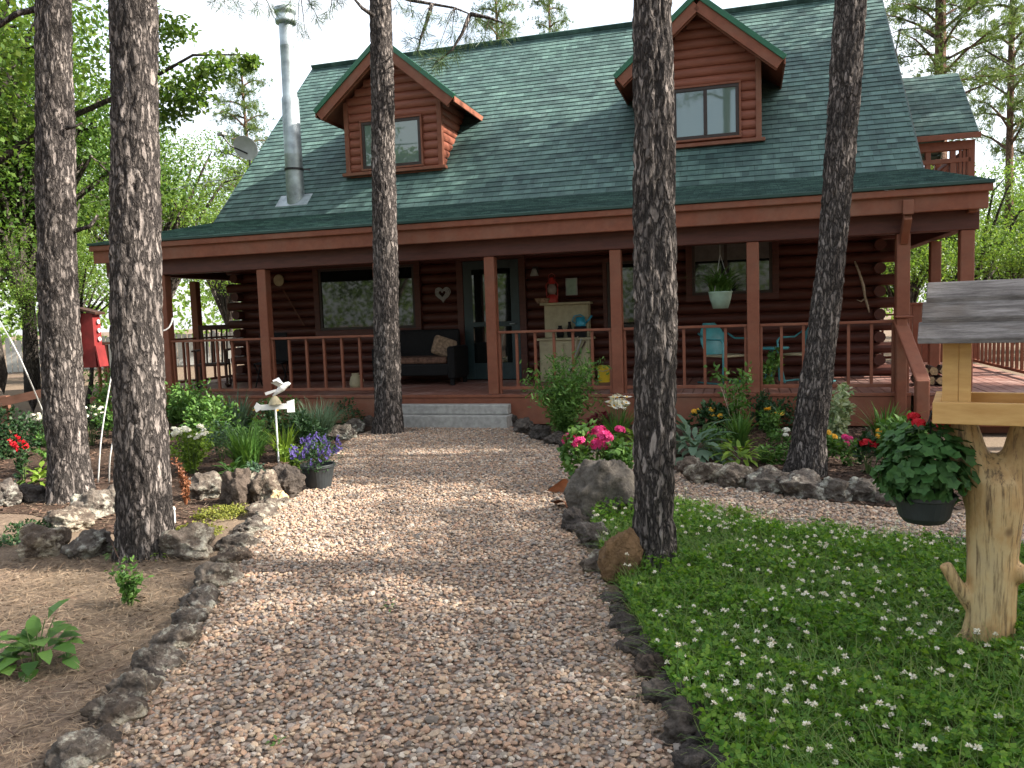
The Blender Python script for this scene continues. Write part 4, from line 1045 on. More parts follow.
rock('large grey boulder in front of the pink flowers', 606, 523, 80, 64, 'boulder', None, .75, .6, 'boulder', 'boulder', .26, 4, 12)
bb = [(690, 476, 26, 20), (706, 485, 36, 27), (734, 490, 34, 27), (768, 495, 42, 26), (804, 501, 46, 29), (838, 502, 36, 26), (868, 503, 36, 28), (893, 507, 26, 18)]
for i, (x, y, w, h) in enumerate(bb):
    rock('lichened rock edging the right flower bed, '+ORD[i]+' counting from the middle right pine', x, y, w*1.05, h*1.05, 'rock', 'rocks edging the right flower bed', sink=.1)
sm = [(498, 420, 16, 12), (512, 427, 20, 15), (526, 434, 22, 16), (541, 440, 20, 15), (556, 446, 22, 15), (571, 450, 22, 14), (589, 453, 28, 15)]
for i, (x, y, w, h) in enumerate(sm):
    rock('small dark rock on the curved bed edge, '+ORD[i]+' counting from the concrete step', x, y, w, h, 'rockdark', 'small dark rocks curving from the step')
for lab, x, y, w, h, m in (('lichened rock below the white yarrow at the left bed edge', 208, 500, 36, 28, 'rock'), ('pitted dark rock under the bird stake, left of two', 241, 506, 34, 38, 'rockdark'),
        ('pitted brown rock under the bird stake, right of two', 264, 504, 30, 34, 'rock'), ('square dark rock beside the violet flower pot', 289, 498, 34, 34, 'rockdark'),
        ('small cream rock at the foot of the square dark rock', 280, 505, 16, 16, 'firewood'), ('low lichened rock right of the front left pine trunk', 190, 561, 54, 32, 'rock'),
        ('angular grey brown rock, farthest left in the heap by the pines', 45, 559, 46, 36, 'rock'), ('flat topped rock between the angular rock and the front left pine', 91, 559, 40, 28, 'rock'),
        ('pale lichened rock behind the angular rock and the flat topped rock', 72, 532, 44, 24, 'rock'), ('upright grey rock leaning on the far left pine trunk', 93, 520, 34, 32, 'rock'),
        ('mossy grey rock at the left edge of the picture', 6, 508, 30, 28, 'rock'), ('dark rock left of the lime hosta', 32, 503, 26, 22, 'rockdark'), ('grey rock in the gap between the two left pine trunks', 113, 512, 26, 28, 'rock'),
        ('knobbly grey rock by the path next to the slim pine', 340, 441, 26, 17, 'rock'), ('small grey rock on the path edge before the slim pine', 356, 433, 22, 15, 'rock'),
        ('mossy boulder against the deck left of the slim pine', 362, 421, 22, 24, 'boulder'), ('tiny dark rock touching the foot of the slim pine', 370, 427, 16, 11, 'rockdark')):
    rock(lab, x, y, w, h, m)

# terracotta shards
for k, (x, y, rot, lab) in enumerate(((562, 497, (.5, .6, .3), 'curved terracotta shard standing at the path edge by the boulder'), (566, 512, (1.2, .2, -.5), 'flat terracotta shard lying below the standing shard'))):
    t = tag(empty('pot_shard', gnd(x, y)+Vector((0, .1, .06))), lab, 'pot shard')
    mb = MB(); P = []; N = 8
    for i in range(N):
        a = -.7+1.4*i/(N-1)
        for j in range(5): P.append((.16*math.sin(a)*(1-.1*j), .16*math.cos(a)-.16, -.08+.045*j*(1 if (i*7+j*3) % 5 else .9)))
    q = [(i*5+j, (i+1)*5+j, (i+1)*5+j+1, i*5+j+1) for i in range(N-1) for j in range(4)]
    mb.add(P, q); mb.add(np.array(P)*.93, [f[::-1] for f in q])
    mb.build('clay_wall', [M['terra']], t, rot=rot)

# concrete steps
mb = MB(); mb.box((-1.70, -.34, .19), (.03, -.18, .325)); o = mb.build('concrete_step', [M['conc']], None, (0, HD, 0), (0, 0, -YAW), bev=.012)
tag(o, 'upper concrete step against the porch deck', 'step')
mb = MB(); mb.box((-1.72, -.48, 0), (.05, -.19, .185)); o = mb.build('concrete_step', [M['conc']], None, (0, HD, 0), (0, 0, -YAW), bev=.012)
tag(o, 'lower wider concrete step at the end of the gravel path', 'step')

# ================================================================== PLANTS
def daisy_mesh(name, mat, rad, petals=13, cup=.25, centre='petaly'):
    a = np.arange(petals)*6.283/petals; D = np.stack([np.cos(a), np.sin(a), np.full(petals, cup)], 1)
    V, q = diamonds(np.zeros((petals, 3))+D*rad*.15, D, rad, rad*.5, np.tile([0, 0, 1.], (petals, 1)))
    cV = ICO_V*np.array([rad*.28, rad*.28, rad*.18])+np.array([0, 0, rad*.12])
    return mesh_np(name, np.concatenate([V, cV]), [q, ICO_F+len(V)], [M[mat], M[centre]], [0]*len(q)+[1]*20)
def ball_mesh(name, mat, rad, k=70, flat=.7, pw=.34):
    D = rdir(k); D[:, 2] = np.abs(D[:, 2])*1.15-.25; D = unit(D); C = D*rad*np.array([.75, .75, .75*flat])*rng.uniform(.75, 1, (k, 1))
    T = unit(np.cross(D, rdir(k))); Vs = []; Qs = []; off = 0
    for s in (0, 1.57, 3.14, 4.71):
        D2 = T*math.cos(s)+np.cross(D, T)*math.sin(s)+D*.35
        V, q = diamonds(C, D2, rad*pw, rad*pw*.8, D); Vs.append(V); Qs.append(q+off); off += len(V)
    return mesh_np(name, np.concatenate(Vs), [np.concatenate(Qs)], M[mat])
def spike_mesh(name, mat, h, r, k=40):
    z = rng.uniform(0, h, k); D = rdir(k); D[:, 2] = .5; w = r*(1-.6*z/h)
    V, q = diamonds(np.column_stack([0*z, 0*z, z]), D, w, w*.7)
    return mesh_np(name, V, [q], M[mat])
HEADS = {}
def head(kind, mat, rad):
    key = (kind, mat, round(rad, 3))
    if key not in HEADS:
        HEADS[key] = daisy_mesh('flower_head', mat, rad) if kind == 'daisy' else ball_mesh('flower_head', mat, rad) if kind == 'ball' else ball_mesh('flower_head', mat, rad, 26, .35, .5) if kind == 'umbel' else spike_mesh('flower_head', mat, rad*3.2, rad)
    return HEADS[key]

def foliage(style, h, r, n, L, W):
    """returns verts, quads, tris in the plant's own frame"""
    if style in ('blade', 'spray'):
        a = rng.uniform(0, 6.283, n); rr = r*.45*np.sqrt(rng.uniform(0, 1, n))
        C = np.column_stack([rr*np.cos(a), rr*np.sin(a), 0*a])
        V, q = blades(C, h*rng.uniform(.6, 1.12, n), W*rng.uniform(.7, 1.2, n), a+rng.normal(0, .6, n), rng.uniform(.1, .75, n)*(1 if style == 'blade' else 1.3), 5)
        return V, q, np.zeros((0, 3), int)
    if style == 'rosette':
        a = rng.uniform(0, 6.283, n); el = rng.uniform(.25, 1.25, n)
        st = rng.uniform(.15, .5, n)*h
        D = np.stack([np.cos(a)*np.cos(el), np.sin(a)*np.cos(el), np.sin(el)], 1); C = D*st[:, None]*np.array([1.3, 1.3, 1.6])
        D2 = D.copy(); D2[:, 2] -= .45
        return leaves(C, D2, np.tile([0, 0, 1.], (n, 1))+D*-.3, L*rng.uniform(.7, 1.2, n), W*rng.uniform(.7, 1.2, n), .12, .35)
    if style == 'mound':
        k = max(5, int(n/60)); cc = rdir(k)*np.array([r*.62, r*.62, h*.36])+np.array([0, 0, h*.52])
        C = cc[rng.integers(0, k, n)]+rdir(n)*(rng.uniform(.3, 1, n)**.5)[:, None]*np.array([r*.42, r*.42, h*.34])
        C[:, 2] = np.maximum(C[:, 2], .02)
        D = rdir(n)*.8+unit(C-np.array([0, 0, h*.25])); Nr = unit(C-np.array([0, 0, h*.1]))+rdir(n)*.5+np.array([0, 0, .4])
        return leaves(C, D, Nr, L*rng.uniform(.6, 1.25, n), W*rng.uniform(.6, 1.25, n))
    if style == 'fern':
        m = max(8, n//45); Vs = []; off = 0; Q = []; T = []
        per = n//m
        for _ in range(m):
            a = rng.uniform(0, 6.283); H = h*rng.uniform(.6, 1.25); b = rng.uniform(.1, 1.15)*r
            t = rng.uniform(.15, 1, per); C = np.column_stack([math.cos(a)*b*t**1.5+rng.normal(0, r*.10, per), math.sin(a)*b*t**1.5+rng.normal(0, r*.10, per), H*t*(1-.2*t)])
            D = rdir(per)+np.array([math.cos(a)*.4, math.sin(a)*.4, .35]); V, q, tt = leaves(C, D, rdir(per)+[0, 0, .8], L*rng.uniform(.5, 1.3, per), W*rng.uniform(.6, 1.2, per))
            Vs.append(V); Q.append(q+off); T.append(tt+off); off += len(V)
        return np.concatenate(Vs), np.concatenate(Q), np.concatenate(T)

def stems_mesh(h, r, k, rad=.004, mat='stem', top=.85):
    mb = MB(); tips = []
    for _ in range(k):
        a = rng.uniform(0, 6.283); b = r*math.sqrt(rng.uniform(0, .85)); H = h*rng.uniform(top-.15, top+.1)
        tip = (math.cos(a)*b, math.sin(a)*b, H); tips.append(tip)
        mb.tube([(tip[0]*.15, tip[1]*.15, 0), (tip[0]*.5, tip[1]*.5, H*.55), tip], [rad*1.3, rad, rad*.6], 5, caps=False)
    return mb.mesh('stems', [M[mat]]), tips

def plant(name, label, cat, px, py, hpx, wpx, style, mat, n, L, W, flower=None, group=None, stems=6, loc=None, stemmat='stem', ft=.95):
    p = loc if loc is not None else gnd(px, py); s = p.y/F; h = hpx*s*1.12; r = wpx*s/2*1.08
    kn, kl, kw = {'fern': (2.0, 1.1, 1.3), 'blade': (2.0, 1, 1.35), 'spray': (1.4, 1, 1.2), 'mound': (1.5, 1.05, 1.1), 'rosette': (1.3, 1.1, 1.1)}[style]
    n = int(n*kn); L *= kl; W *= kw
    t = empty(name, p, rng.uniform(0, 6), label, cat, group)
    V, q, tr = foliage(style, h, r, n, L, W)
    add_obj('foliage', mesh_np('foliage', V, [q, tr], M[mat]), t)
    if stems:
        me, tips = stems_mesh(h*.8, r*.7, stems, .0035, stemmat); add_obj('stems', me, t)
    if flower:
        kind, fm, k, rad = flower
        me, tips = stems_mesh(h, r*.95, k, .003, 'stem', ft); add_obj('flower_stems', me, t)
        hm = head(kind, fm, rad)
        for tip in tips:
            add_obj('flower_head', hm, t, tip, (rng.normal(0, .3)-.15, rng.normal(0, .3), rng.uniform(0, 6)), (rng.uniform(.8, 1.15),)*3)
    return t

# left bed
plant('fern_bush', 'tall feathery light green bush in the left bed beside the front left pine', 'bush', 196, 434, 50, 60, 'fern', 'gmid', 900, .07, .022)
plant('iris', 'tall clump of sword leaves in front of the left porch rail', 'iris', 238, 436, 46, 46, 'blade', 'gblue', 70, .3, .022, stems=0)
plant('yarrow', 'white yarrow with flat flower heads above yellow green leaves', 'yarrow', 192, 474, 42, 46, 'fern', 'glime', 700, .05, .016, ('umbel', 'petalw', 22, .036))
plant('catmint', 'grey green mound of thin leaves left of the concrete steps', 'catmint', 318, 441, 42, 56, 'spray', 'gblue', 420, .3, .008, stems=0)
plant('dark_shrub', 'small dark green shrub with a few yellow flowers behind the bird stake', 'shrub', 266, 440, 30, 34, 'mound', 'gdark', 380, .05, .03, ('daisy', 'petaly', 5, .03))
plant('daylily', 'lime green strap leaved clump right of the bird stake', 'daylily', 284, 462, 40, 26, 'blade', 'glime', 40, .3, .02, stems=0)
plant('leafy_clump', 'soft green leafy clump left of the bird stake', 'garden plant', 247, 470, 46, 44, 'blade', 'gmid', 130, .3, .016, stems=0)
plant('sedum', 'pale grey green clump between iris and white yarrow', 'garden plant', 222, 462, 32, 34, 'mound', 'gblue', 420, .045, .022)
plant('lambs_ear', 'low broad leaved green plant above the pitted rocks', 'garden plant', 232, 482, 22, 34, 'rosette', 'gmid', 60, .12, .04, stems=0)
plant('rusty_plant', 'thin plant with rusty red stems beside the front left pine', 'garden plant', 186, 505, 44, 20, 'fern', 'grust', 160, .035, .012, stems=9, stemmat='grust')
plant('thyme', 'flat yellow green thyme patch nearest the rock edging', 'thyme', 198, 535, 8, 50, 'mound', 'gyel', 700, .022, .014, stems=0)
plant('thyme', 'flat yellow green thyme patch under the pitted rocks', 'thyme', 222, 516, 8, 56, 'mound', 'gyel', 700, .025, .014, stems=0)
plant('daisy_clump', 'white flowering clump left of the far left pine trunk', 'flowers', 46, 446, 28, 34, 'mound', 'gdark', 420, .05, .025, ('umbel', 'petalw', 26, .036))
plant('daisy_clump', 'white flowering clump between the two left pine trunks', 'flowers', 92, 446, 34, 26, 'mound', 'gdark', 320, .05, .025, ('umbel', 'petalw', 16, .036))
plant('cockscomb', 'dark red cockscomb flower at the far left', 'flower', 24, 484, 34, 16, 'mound', 'gdark', 120, .05, .025, ('spike', 'petalr', 4, .05))
plant('hosta', 'lime green hosta beside the red cockscomb', 'hosta', 41, 485, 22, 26, 'rosette', 'glime', 40, .10, .045, stems=0)
plant('shade_shrub', 'dim green shrub at the left edge behind the red cockscomb', 'shrub', 8, 458, 40, 60, 'mound', 'gdark', 900, .06, .03)
plant('shade_shrub', 'green bush behind the far left pine beside the lime hosta', 'shrub', 60, 470, 42, 40, 'fern', 'gmid', 500, .06, .02)
plant('shade_shrub', 'loose green shrub below the red birdhouse by the deck', 'shrub', 108, 436, 66, 34, 'fern', 'gmid', 420, .06, .024)
plant('weed', 'tiny green weed at the foot of the front left pine', 'weed', 120, 560, 20, 18, 'rosette', 'gmid', 16, .05, .015, stems=0)
plant('weed', 'pale sprig growing against the front left pine bark', 'weed', 158, 560, 12, 16, 'rosette', 'glime', 18, .04, .015, stems=0)
plant('groundcover', 'patchy low green weeds on the far left ground', 'weeds', 20, 540, 12, 70, 'mound', 'gdark', 500, .03, .016, stems=0)
plant('seedling', 'leafy green seedling in a dark patch of the bare dirt', 'seedling', 130, 606, 48, 44, 'fern', 'gmid', 150, .035, .014, stems=8)
plant('hollyhock', 'young hollyhock with broad leaves at the lower left', 'hollyhock', 36, 668, 58, 66, 'rosette', 'gmid', 30, .095, .075, stems=6)
plant('hollyhock', 'low broad leaved sprout beside the young hollyhock', 'hollyhock', 4, 674, 30, 44, 'rosette', 'gmid', 16, .08, .065, stems=3)
plant('weed', 'small green weed sprouting in the gravel near the camera', 'weed', 278, 748, 14, 16, 'rosette', 'gmid', 12, .02, .01, stems=0)
plant('weed', 'faint green weed in the middle of the gravel path', 'weed', 390, 611, 12, 18, 'rosette', 'gmid', 14, .025, .01, stems=0)

plant('leafy_clump', 'broad leaved green clump filling the left bed behind the white yarrow', 'garden plant', 214, 446, 40, 52, 'mound', 'gmid', 700, .07, .03)
plant('leafy_clump', 'fresh green clump in front of the tall sword leaves', 'garden plant', 258, 456, 34, 46, 'fern', 'gmid', 420, .07, .022)
plant('dark_shrub', 'dark green shrub behind the violet flower pot', 'shrub', 304, 458, 36, 40, 'mound', 'gdark', 520, .06, .028)
plant('fern_bush', 'feathery bush against the deck behind the front left pine', 'bush', 176, 428, 40, 50, 'fern', 'gmid', 620, .07, .022)
plant('shade_shrub', 'low green shrub filling the bed behind the two left pines', 'shrub', 130, 446, 44, 56, 'fern', 'gmid', 520, .06, .024)
plant('dark_shrub', 'dark ground shrub by the deck between the step and the left bed', 'shrub', 346, 428, 22, 36, 'mound', 'gdark', 300, .05, .024)
plant('dark_shrub', 'low dark shrub under the porch rail between the two right pines', 'shrub', 800, 430, 26, 40, 'mound', 'gdark', 320, .06, .026)
plant('leafy_clump', 'mid green leafy clump between grey green hosta and open shrub', 'garden plant', 716, 452, 22, 30, 'mound', 'gmid', 260, .05, .028)
plant('leafy_clump', 'light green clump between the bird stake and the dark shrub by the violet pot', 'garden plant', 296, 470, 26, 30, 'fern', 'glime', 300, .05, .018)
plant('sedum', 'low pale green mound just behind the pitted rocks', 'garden plant', 256, 486, 18, 44, 'mound', 'gblue', 460, .04, .022, stems=0)
plant('leafy_clump', 'bright green clump at the foot of the deck beside the tall sword leaves', 'garden plant', 284, 432, 30, 40, 'mound', 'gmid', 420, .06, .024)
plant('coneflower', 'yellow flowers on thin stems right of the open shrub', 'flowers', 772, 442, 30, 30, 'fern', 'gmid', 220, .06, .02, ('daisy', 'petaly', 6, .04))
plant('leafy_clump', 'small green clump between the light green hosta and the leaning pine', 'garden plant', 772, 464, 18, 30, 'mound', 'gmid', 260, .045, .026, stems=0)
# pot of violet flowers
pp = gnd(319, 488)
t = empty('flower_pot', pp, 0, 'charcoal pot of violet flowers standing on the gravel by the left bed', 'flower pot')
s = pp.y/F
mb = MB(); mb.lathe([(0, 0), (12*s, 0), (16.5*s, 22*s), (17.5*s, 22*s), (17.5*s, 25*s), (15.5*s, 25*s), (15*s, 20*s), (0, 20*s)], 30); mb.build('pot', [M['plastic']], t, smooth=False, bev=.003)
V, q, tr = foliage('mound', .30, .24, 900, .035, .012); V[:, 2] += .17
add_obj('foliage', mesh_np('foliage', V, [q, tr], M['gdark']), t)
hm = head('spike', 'petalv', .022)
for k in range(60):
    a = rng.uniform(0, 6.28); b = .26*math.sqrt(rng.uniform(0.02, 1)); z = .50-.16*(b/.26)**2+rng.normal(0, .03)
    add_obj('flower_head', hm, t, (b*math.cos(a), b*math.sin(a), z-.05), (rng.normal(0, .5), rng.normal(0, .5), 0), (rng.uniform(.8, 1.3),)*3)

# right bed
plant('tall_bush', 'big feathery green bush in front of the porch right of the step', 'bush', 565, 441, 80, 80, 'fern', 'gmid', 1900, .075, .017, stems=18)
plant('white_flower', 'pale flowering sprig at the end of the concrete step', 'flowers', 521, 424, 22, 20, 'mound', 'gvar', 160, .05, .022)
plant('coral_bells', 'burgundy leaved clump left of the white daisies', 'coral bells', 603, 444, 28, 30, 'mound', 'burg', 420, .055, .04)
plant('daisies', 'clump of white daisies on upright stems by the middle right pine', 'daisies', 618, 448, 44, 28, 'blade', 'gmid', 60, .3, .018, ('daisy', 'petalw', 22, .058), stems=0, ft=.98)
plant('hosta', 'yellow green hosta right of the white daisies', 'hosta', 636, 452, 26, 26, 'rosette', 'glime', 46, .14, .05, stems=0)
plant('pink_geranium', 'bright pink geraniums blooming behind the large boulder', 'geranium', 596, 488, 52, 66, 'mound', 'gmid', 560, .06, .05, ('ball', 'petalp', 15, .075), ft=.92)
plant('hosta', 'grey green hosta right of the middle right pine', 'hosta', 694, 460, 40, 36, 'rosette', 'gblue', 60, .22, .075, stems=0)
plant('hosta', 'light green hosta near the bed edge between the two right pines', 'hosta', 740, 466, 30, 40, 'rosette', 'glime', 50, .15, .05, stems=0)
plant('coneflower', 'yellow flowers above dark leaves in front of the porch', 'flowers', 711, 438, 26, 42, 'mound', 'gdark', 420, .07, .035, ('ball', 'petaly', 9, .05))
plant('open_shrub', 'open young shrub with bare forked stems by the porch rail', 'shrub', 736, 438, 68, 58, 'fern', 'gmid', 200, .07, .03, stems=7, stemmat='driftwood')
plant('dark_shrub', 'rounded dark green shrub left of the leaning pine', 'shrub', 764, 433, 36, 44, 'fern', 'gdark', 600, .06, .02)
plant('lily', 'grassy green clump behind the light green hosta', 'garden plant', 741, 446, 34, 26, 'blade', 'gmid', 50, .3, .02, stems=0)
plant('small_flower', 'single pale pink flower beside the leaning pine', 'flowers', 781, 449, 16, 22, 'mound', 'gmid', 120, .045, .03, ('ball', 'petalw', 2, .05))
plant('variegated_shrub', 'upright variegated shrub with creamy leaves right of the leaning pine', 'shrub', 838, 450, 62, 38, 'fern', 'gvar', 520, .065, .03)
plant('marigold', 'yellow marigolds at the foot of the leaning pine', 'marigold', 826, 464, 26, 26, 'mound', 'gmid', 160, .05, .03, ('ball', 'petaly', 4, .05))
plant('petunia', 'small pink petunia between yellow and red flowers', 'petunia', 849, 466, 26, 18, 'mound', 'gmid', 110, .05, .03, ('ball', 'petalp', 3, .045))
plant('red_geranium', 'low red geranium left of the hanging basket', 'geranium', 868, 474, 32, 24, 'mound', 'gdark', 160, .05, .03, ('ball', 'petalr', 3, .06))
plant('blade_clump', 'tall grassy clump by the stair post', 'garden plant', 884, 446, 44, 30, 'blade', 'gmid', 60, .3, .022, stems=0)
plant('orange_flower', 'orange flowering clump below the stairs', 'flowers', 890, 455, 22, 26, 'mound', 'gdark', 240, .05, .03, ('ball', 'petaly', 3, .04))
plant('leafy_shrub', 'bushy green shrub behind the hanging basket', 'shrub', 905, 478, 50, 50, 'mound', 'gmid', 700, .06, .04)
plant('fern_weed', 'pale lacy weed at the back edge of the clover lawn', 'weed', 741, 528, 20, 34, 'fern', 'glime', 220, .035, .012, stems=4)
plant('porch_plant', 'potted leafy plant on the porch floor under the teal table', 'houseplant', 0, 0, 30, 26, 'mound', 'gmid', 130, .09, .05, loc=hw(3.55, 1.0, DK))

# ================================================================== bird feeder, hanging basket, birdhouse, stakes
FB = gnd(987, 650)
t = empty('bird_feeder', FB, -.52, 'roofed wooden bird feeder on a forked peeled log post', 'bird feeder')
def log_tube(mb, pts, rad, n=22):
    pts = np.array(pts, float); k = 4; P = []; Rr = []
    for i in range(len(pts)-1):
        for j in range(k): tt = j/k; P.append(pts[i]*(1-tt)+pts[i+1]*tt); Rr.append(rad[i]*(1-tt)+rad[i+1]*tt)
    P.append(pts[-1]); Rr.append(rad[-1])
    jit = [np.array([.07*noise.noise(Vector((math.cos(a)*1.5, math.sin(a)*1.5, z*3+P[0][0]*9))) for a in np.linspace(0, 6.283, n, endpoint=False)]) for z in np.arange(len(P))*.05]
    mb.tube(P, Rr, n, 0, True, jit)
mb = MB()
log_tube(mb, [(0, 0, -.03), (.0, 0, .03), (.01, 0, .15), (.015, 0, .45), (.02, 0, .68), (.02, 0, .78), (.02, 0, .85), (.02, 0, .90)], [.125, .108, .099, .101, .113, .112, .075, .02])
log_tube(mb, [(.0, .0, .62), (-.03, 0, .76), (-.09, 0, .90), (-.13, .0, 1.05)], [.085, .09, .078, .07])
log_tube(mb, [(.03, .0, .60), (.07, .02, .75), (.12, .02, .90), (.155, .02, 1.05)], [.08, .09, .078, .072])
log_tube(mb, [(-.06, -.02, .20), (-.12, -.06, .30), (-.17, -.08, .40)], [.036, .03, .028], 12)
log_tube(mb, [(.08, 0, .36), (.13, -.02, .38), (.15, -.02, .40)], [.05, .042, .03], 12)
log_tube(mb, [(-.06, -.03, .06), (-.12, -.06, .02), (-.15, -.07, .0)], [.05, .04, .02], 10); log_tube(mb, [(.06, -.05, .05), (.11, -.09, .01), (.13, -.1, .0)], [.05, .035, .02], 10)
o = mb.build('log_post', [M['peeled']], t, smooth=True)
rm = o.modifiers.new('merge', 'REMESH'); rm.mode = 'VOXEL'; rm.voxel_size = .009; rm.use_smooth_shade = True
sm_ = o.modifiers.new('soft', 'SMOOTH'); sm_.iterations = 6; sm_.factor = .6
mb = MB(); mb.box((-.215, -.20, 1.06), (.36, .20, 1.085)); mb.box((-.222, -.232, 1.052), (.367, -.201, 1.145)); mb.box((-.222, .201, 1.052), (.367, .232, 1.145)); mb.box((-.222, -.200, 1.054), (-.191, .200, 1.143)); mb.box((.336, -.200, 1.054), (.367, .200, 1.143))
mb.build('platform', [M['pinewood']], t, bev=.004)
for x, y in ((-.155, -.165), (.29, -.165), (-.155, .15), (.29, .15)):
    mb = MB(); mb.box((x-.032, y-.03, 1.086), (x+.028, y+.03, 1.46)); mb.box((x+.029, y-.028, 1.086), (x+.075, y+.022, 1.455)); mb.build('corner_post', [M['pinewood']], t, bev=.003)
for sg, nm in ((-1, 'roof'), (1, 'roof')):
    mb = MB(); ca = .72
    for k in range(3):
        a = k*.128; b = a+.138
        y0, z0 = sg*(.31-a*ca*.82), 1.395+a*.66; y1, z1 = sg*(.31-b*ca*.82), 1.395+b*.66
        V = []
        for x in (-.275+.012*k+rng.uniform(-.004, .004), .44): 
            V += [(x, y0, z0+.002), (x, y1, z1-.020), (x, y1, z1+.002), (x, y0, z0+.026)]
        mb.add(V, [(0, 1, 2, 3), (7, 6, 5, 4), (0, 4, 5, 1), (1, 5, 6, 2), (2, 6, 7, 3), (3, 7, 4, 0)])
    mb.build('roof', [M['weathered']], t, bev=.004)
mb = MB(); mb.prism([(-.26, 1.405), (.26, 1.405), (0, 1.625)], -.235, -.22)
V = mb.v[-1]; V[:] = np.stack([V[:, 1]+.0, V[:, 0], V[:, 2]], 1)
mb.build('gable_board', [M['pinewood']], t)

bp = FB+Vector((-.265, .05, .055))
t = empty('hanging_basket', bp, 0, 'hanging basket of red geraniums on the left side of the bird feeder', 'hanging basket')
mb = MB(); mb.lathe([(0, .535), (.085, .535), (.105, .56), (.125, .64), (.132, .645), (.132, .66), (.12, .66), (.115, .62), (0, .62)], 30); mb.build('pot', [M['plastic']], t)
mb = MB()
for k in range(3): a = 2.09*k+.4; mb.tube([(.12*math.cos(a), .12*math.sin(a), .65), (.02, 0, 1.0)], .0025, 5)
mb.tube([(.02, 0, 1.0), (.03, 0, 1.03), (.06, -.02, 1.04)], .004, 6); mb.build('hanger', [M['darkmetal']], t)
n = 620; C = rdir(n)*np.array([.225, .19, .19])*(rng.uniform(.35, 1, n)**.5)[:, None]; C[:, 2] = C[:, 2]+.80; C[:, 2] -= .35*np.maximum(0, np.abs(C[:, 0])-.12)
D = unit(C-[0, 0, .72])+rdir(n)*.5; D[:, 2] -= .4
Vs, Qs, off = [], [], 0
Nn = unit(C-[0, 0, .66]+rdir(n)*.12); X0 = unit(np.cross(Nn, D)); Y0 = np.cross(Nn, X0); sz = rng.uniform(.022, .036, n)
for k in range(5):                                   # scalloped round leaves
    a = k*1.257; D5 = X0*math.cos(a)+Y0*math.sin(a)+Nn*.15; V, q = diamonds(C, D5, sz, sz*1.15, Nn); Vs.append(V); Qs.append(q+off); off += len(V)
V, q, tr = np.concatenate(Vs), np.concatenate(Qs), None
me = mesh_np('foliage', V, [q], M['geranium'])
add_obj('foliage', me, t)
hm = head('ball', 'petalr', .034)
for x, y, z in ((-.06, -.06, .99), (.07, -.02, .97), (-.02, .06, 1.0)):
    mb = MB(); mb.tube([(x*.4, y*.4, .7), (x*.8, y*.8, .9*z), (x, y, z)], .0025, 5); st = mb.build('flower_stem', [M['stem']], t)
    add_obj('flower_head', hm, st, (x, y, z))

bh = atY(93, 338, 7.46)
t = empty('birdhouse', bh+Vector((0.02, -.06, -.27)), 1.5, 'tall narrow red birdhouse fixed to the far left pine trunk', 'birdhouse')
mb = MB(); mb.box((-.06, -.06, .0), (.06, .07, .50)); mb.build('body', [M['barnred']], t, bev=.004)
mb = MB(); mb.bar((0, -.10, .495), (0, .10, .55), .16, .02); mb.build('roof', [M['darkwood']], t)
mb = MB(); mb.bar((0, -.095, .005), (0, -.068, .20), .14, .014, up=(0, -1, 0)); mb.build('skirt', [M['barnred']], t)
for z in (.26, .34, .42):
    mb = MB(); mb.lathe([(0, .0), (.016, .0), (.02, -.012), (.012, -.012), (0, -.004)], 14); mb.build('entry_ring', [M['white']], t, (0, -.067, z), (-1.57, 0, 0))

# white bent poles
def pole(label, pts, rad, mat='white', cat='pole', name='bent_pole'):
    mb = MB(); P = np.array(pts, float); Q = []
    for i in range(len(P)-1):
        for j in range(4): 
            tt = j/4; p0 = P[max(i-1, 0)]; p1 = P[i]; p2 = P[i+1]; p3 = P[min(i+2, len(P)-1)]
            Q.append(.5*((2*p1)+(-p0+p2)*tt+(2*p0-5*p1+4*p2-p3)*tt*tt+(-p0+3*p1-3*p2+p3)*tt**3))
    Q.append(P[-1]); mb.tube(Q, rad, 7)
    return tag(mb.build(name, [M[mat]], smooth=True), label, cat)
pole('long thin white pole curving up behind the front left pine', [gnd(98, 484), atY(101, 440, 7.9), atY(108, 395, 7.9), atY(118, 352, 7.9), atY(140, 335, 7.9), atY(166, 330, 7.9), atY(173, 318, 7.9)], .007)
pole('shorter white pole bent over between the two left pines', [gnd(109, 484), atY(110, 458, 7.8), atY(115, 434, 7.8), atY(124, 418, 7.8), atY(136, 410, 7.8)], .007)
pole('white pole leaning in from the left edge of the picture', [atY(-14, 300, 8.9), atY(20, 358, 8.9), gnd(59, 452)], .008)
mb = MB(); mb.tube([gnd(175, 524), gnd(175, 524)+Vector((0, 0, .12))], .008, 7); mb.tube([gnd(175, 524)+Vector((0, 0, .12)), gnd(175, 524)+Vector((0, 0, .14))], [.014, .006], 7)
tag(mb.build('plant_marker', [M['white']]), 'short white plant marker right of the front left pine', 'plant marker')

sp = gnd(279, 468); t = empty('bird_stake', sp, .25, 'white garden stake with arrow plate and a bird on top', 'garden ornament')
mb = MB(); mb.tube([(0, 0, -.02), (0, 0, .66)], .010, 8); mb.build('stake', [M['white']], t)
mb = MB(); mb.box((-.15, -.006, .64), (.12, .006, .70)); mb.prism([(.12, .60), (.20, .60), (.20, .74), (.12, .72)], -.006, .006); mb.prism([(-.15, .65), (-.20, .62), (-.22, .68), (-.19, .73), (-.15, .70)], -.006, .006)
mb.build('arrow_plate', [M['white']], t, bev=.003)
mb = MB(); mb.lathe([(.07, .70), (.06, .73), (.035, .77), (.012, .79), (.0, .80)], 18); mb.build('bell', [M['cream']], t, smooth=True)
mb = MB(); mb.tube([(-.02, 0, .79), (.03, 0, .83), (.08, 0, .87), (.12, 0, .90), (.155, 0, .915), (.175, 0, .915)], [.006, .026, .038, .030, .022, .004], 12)
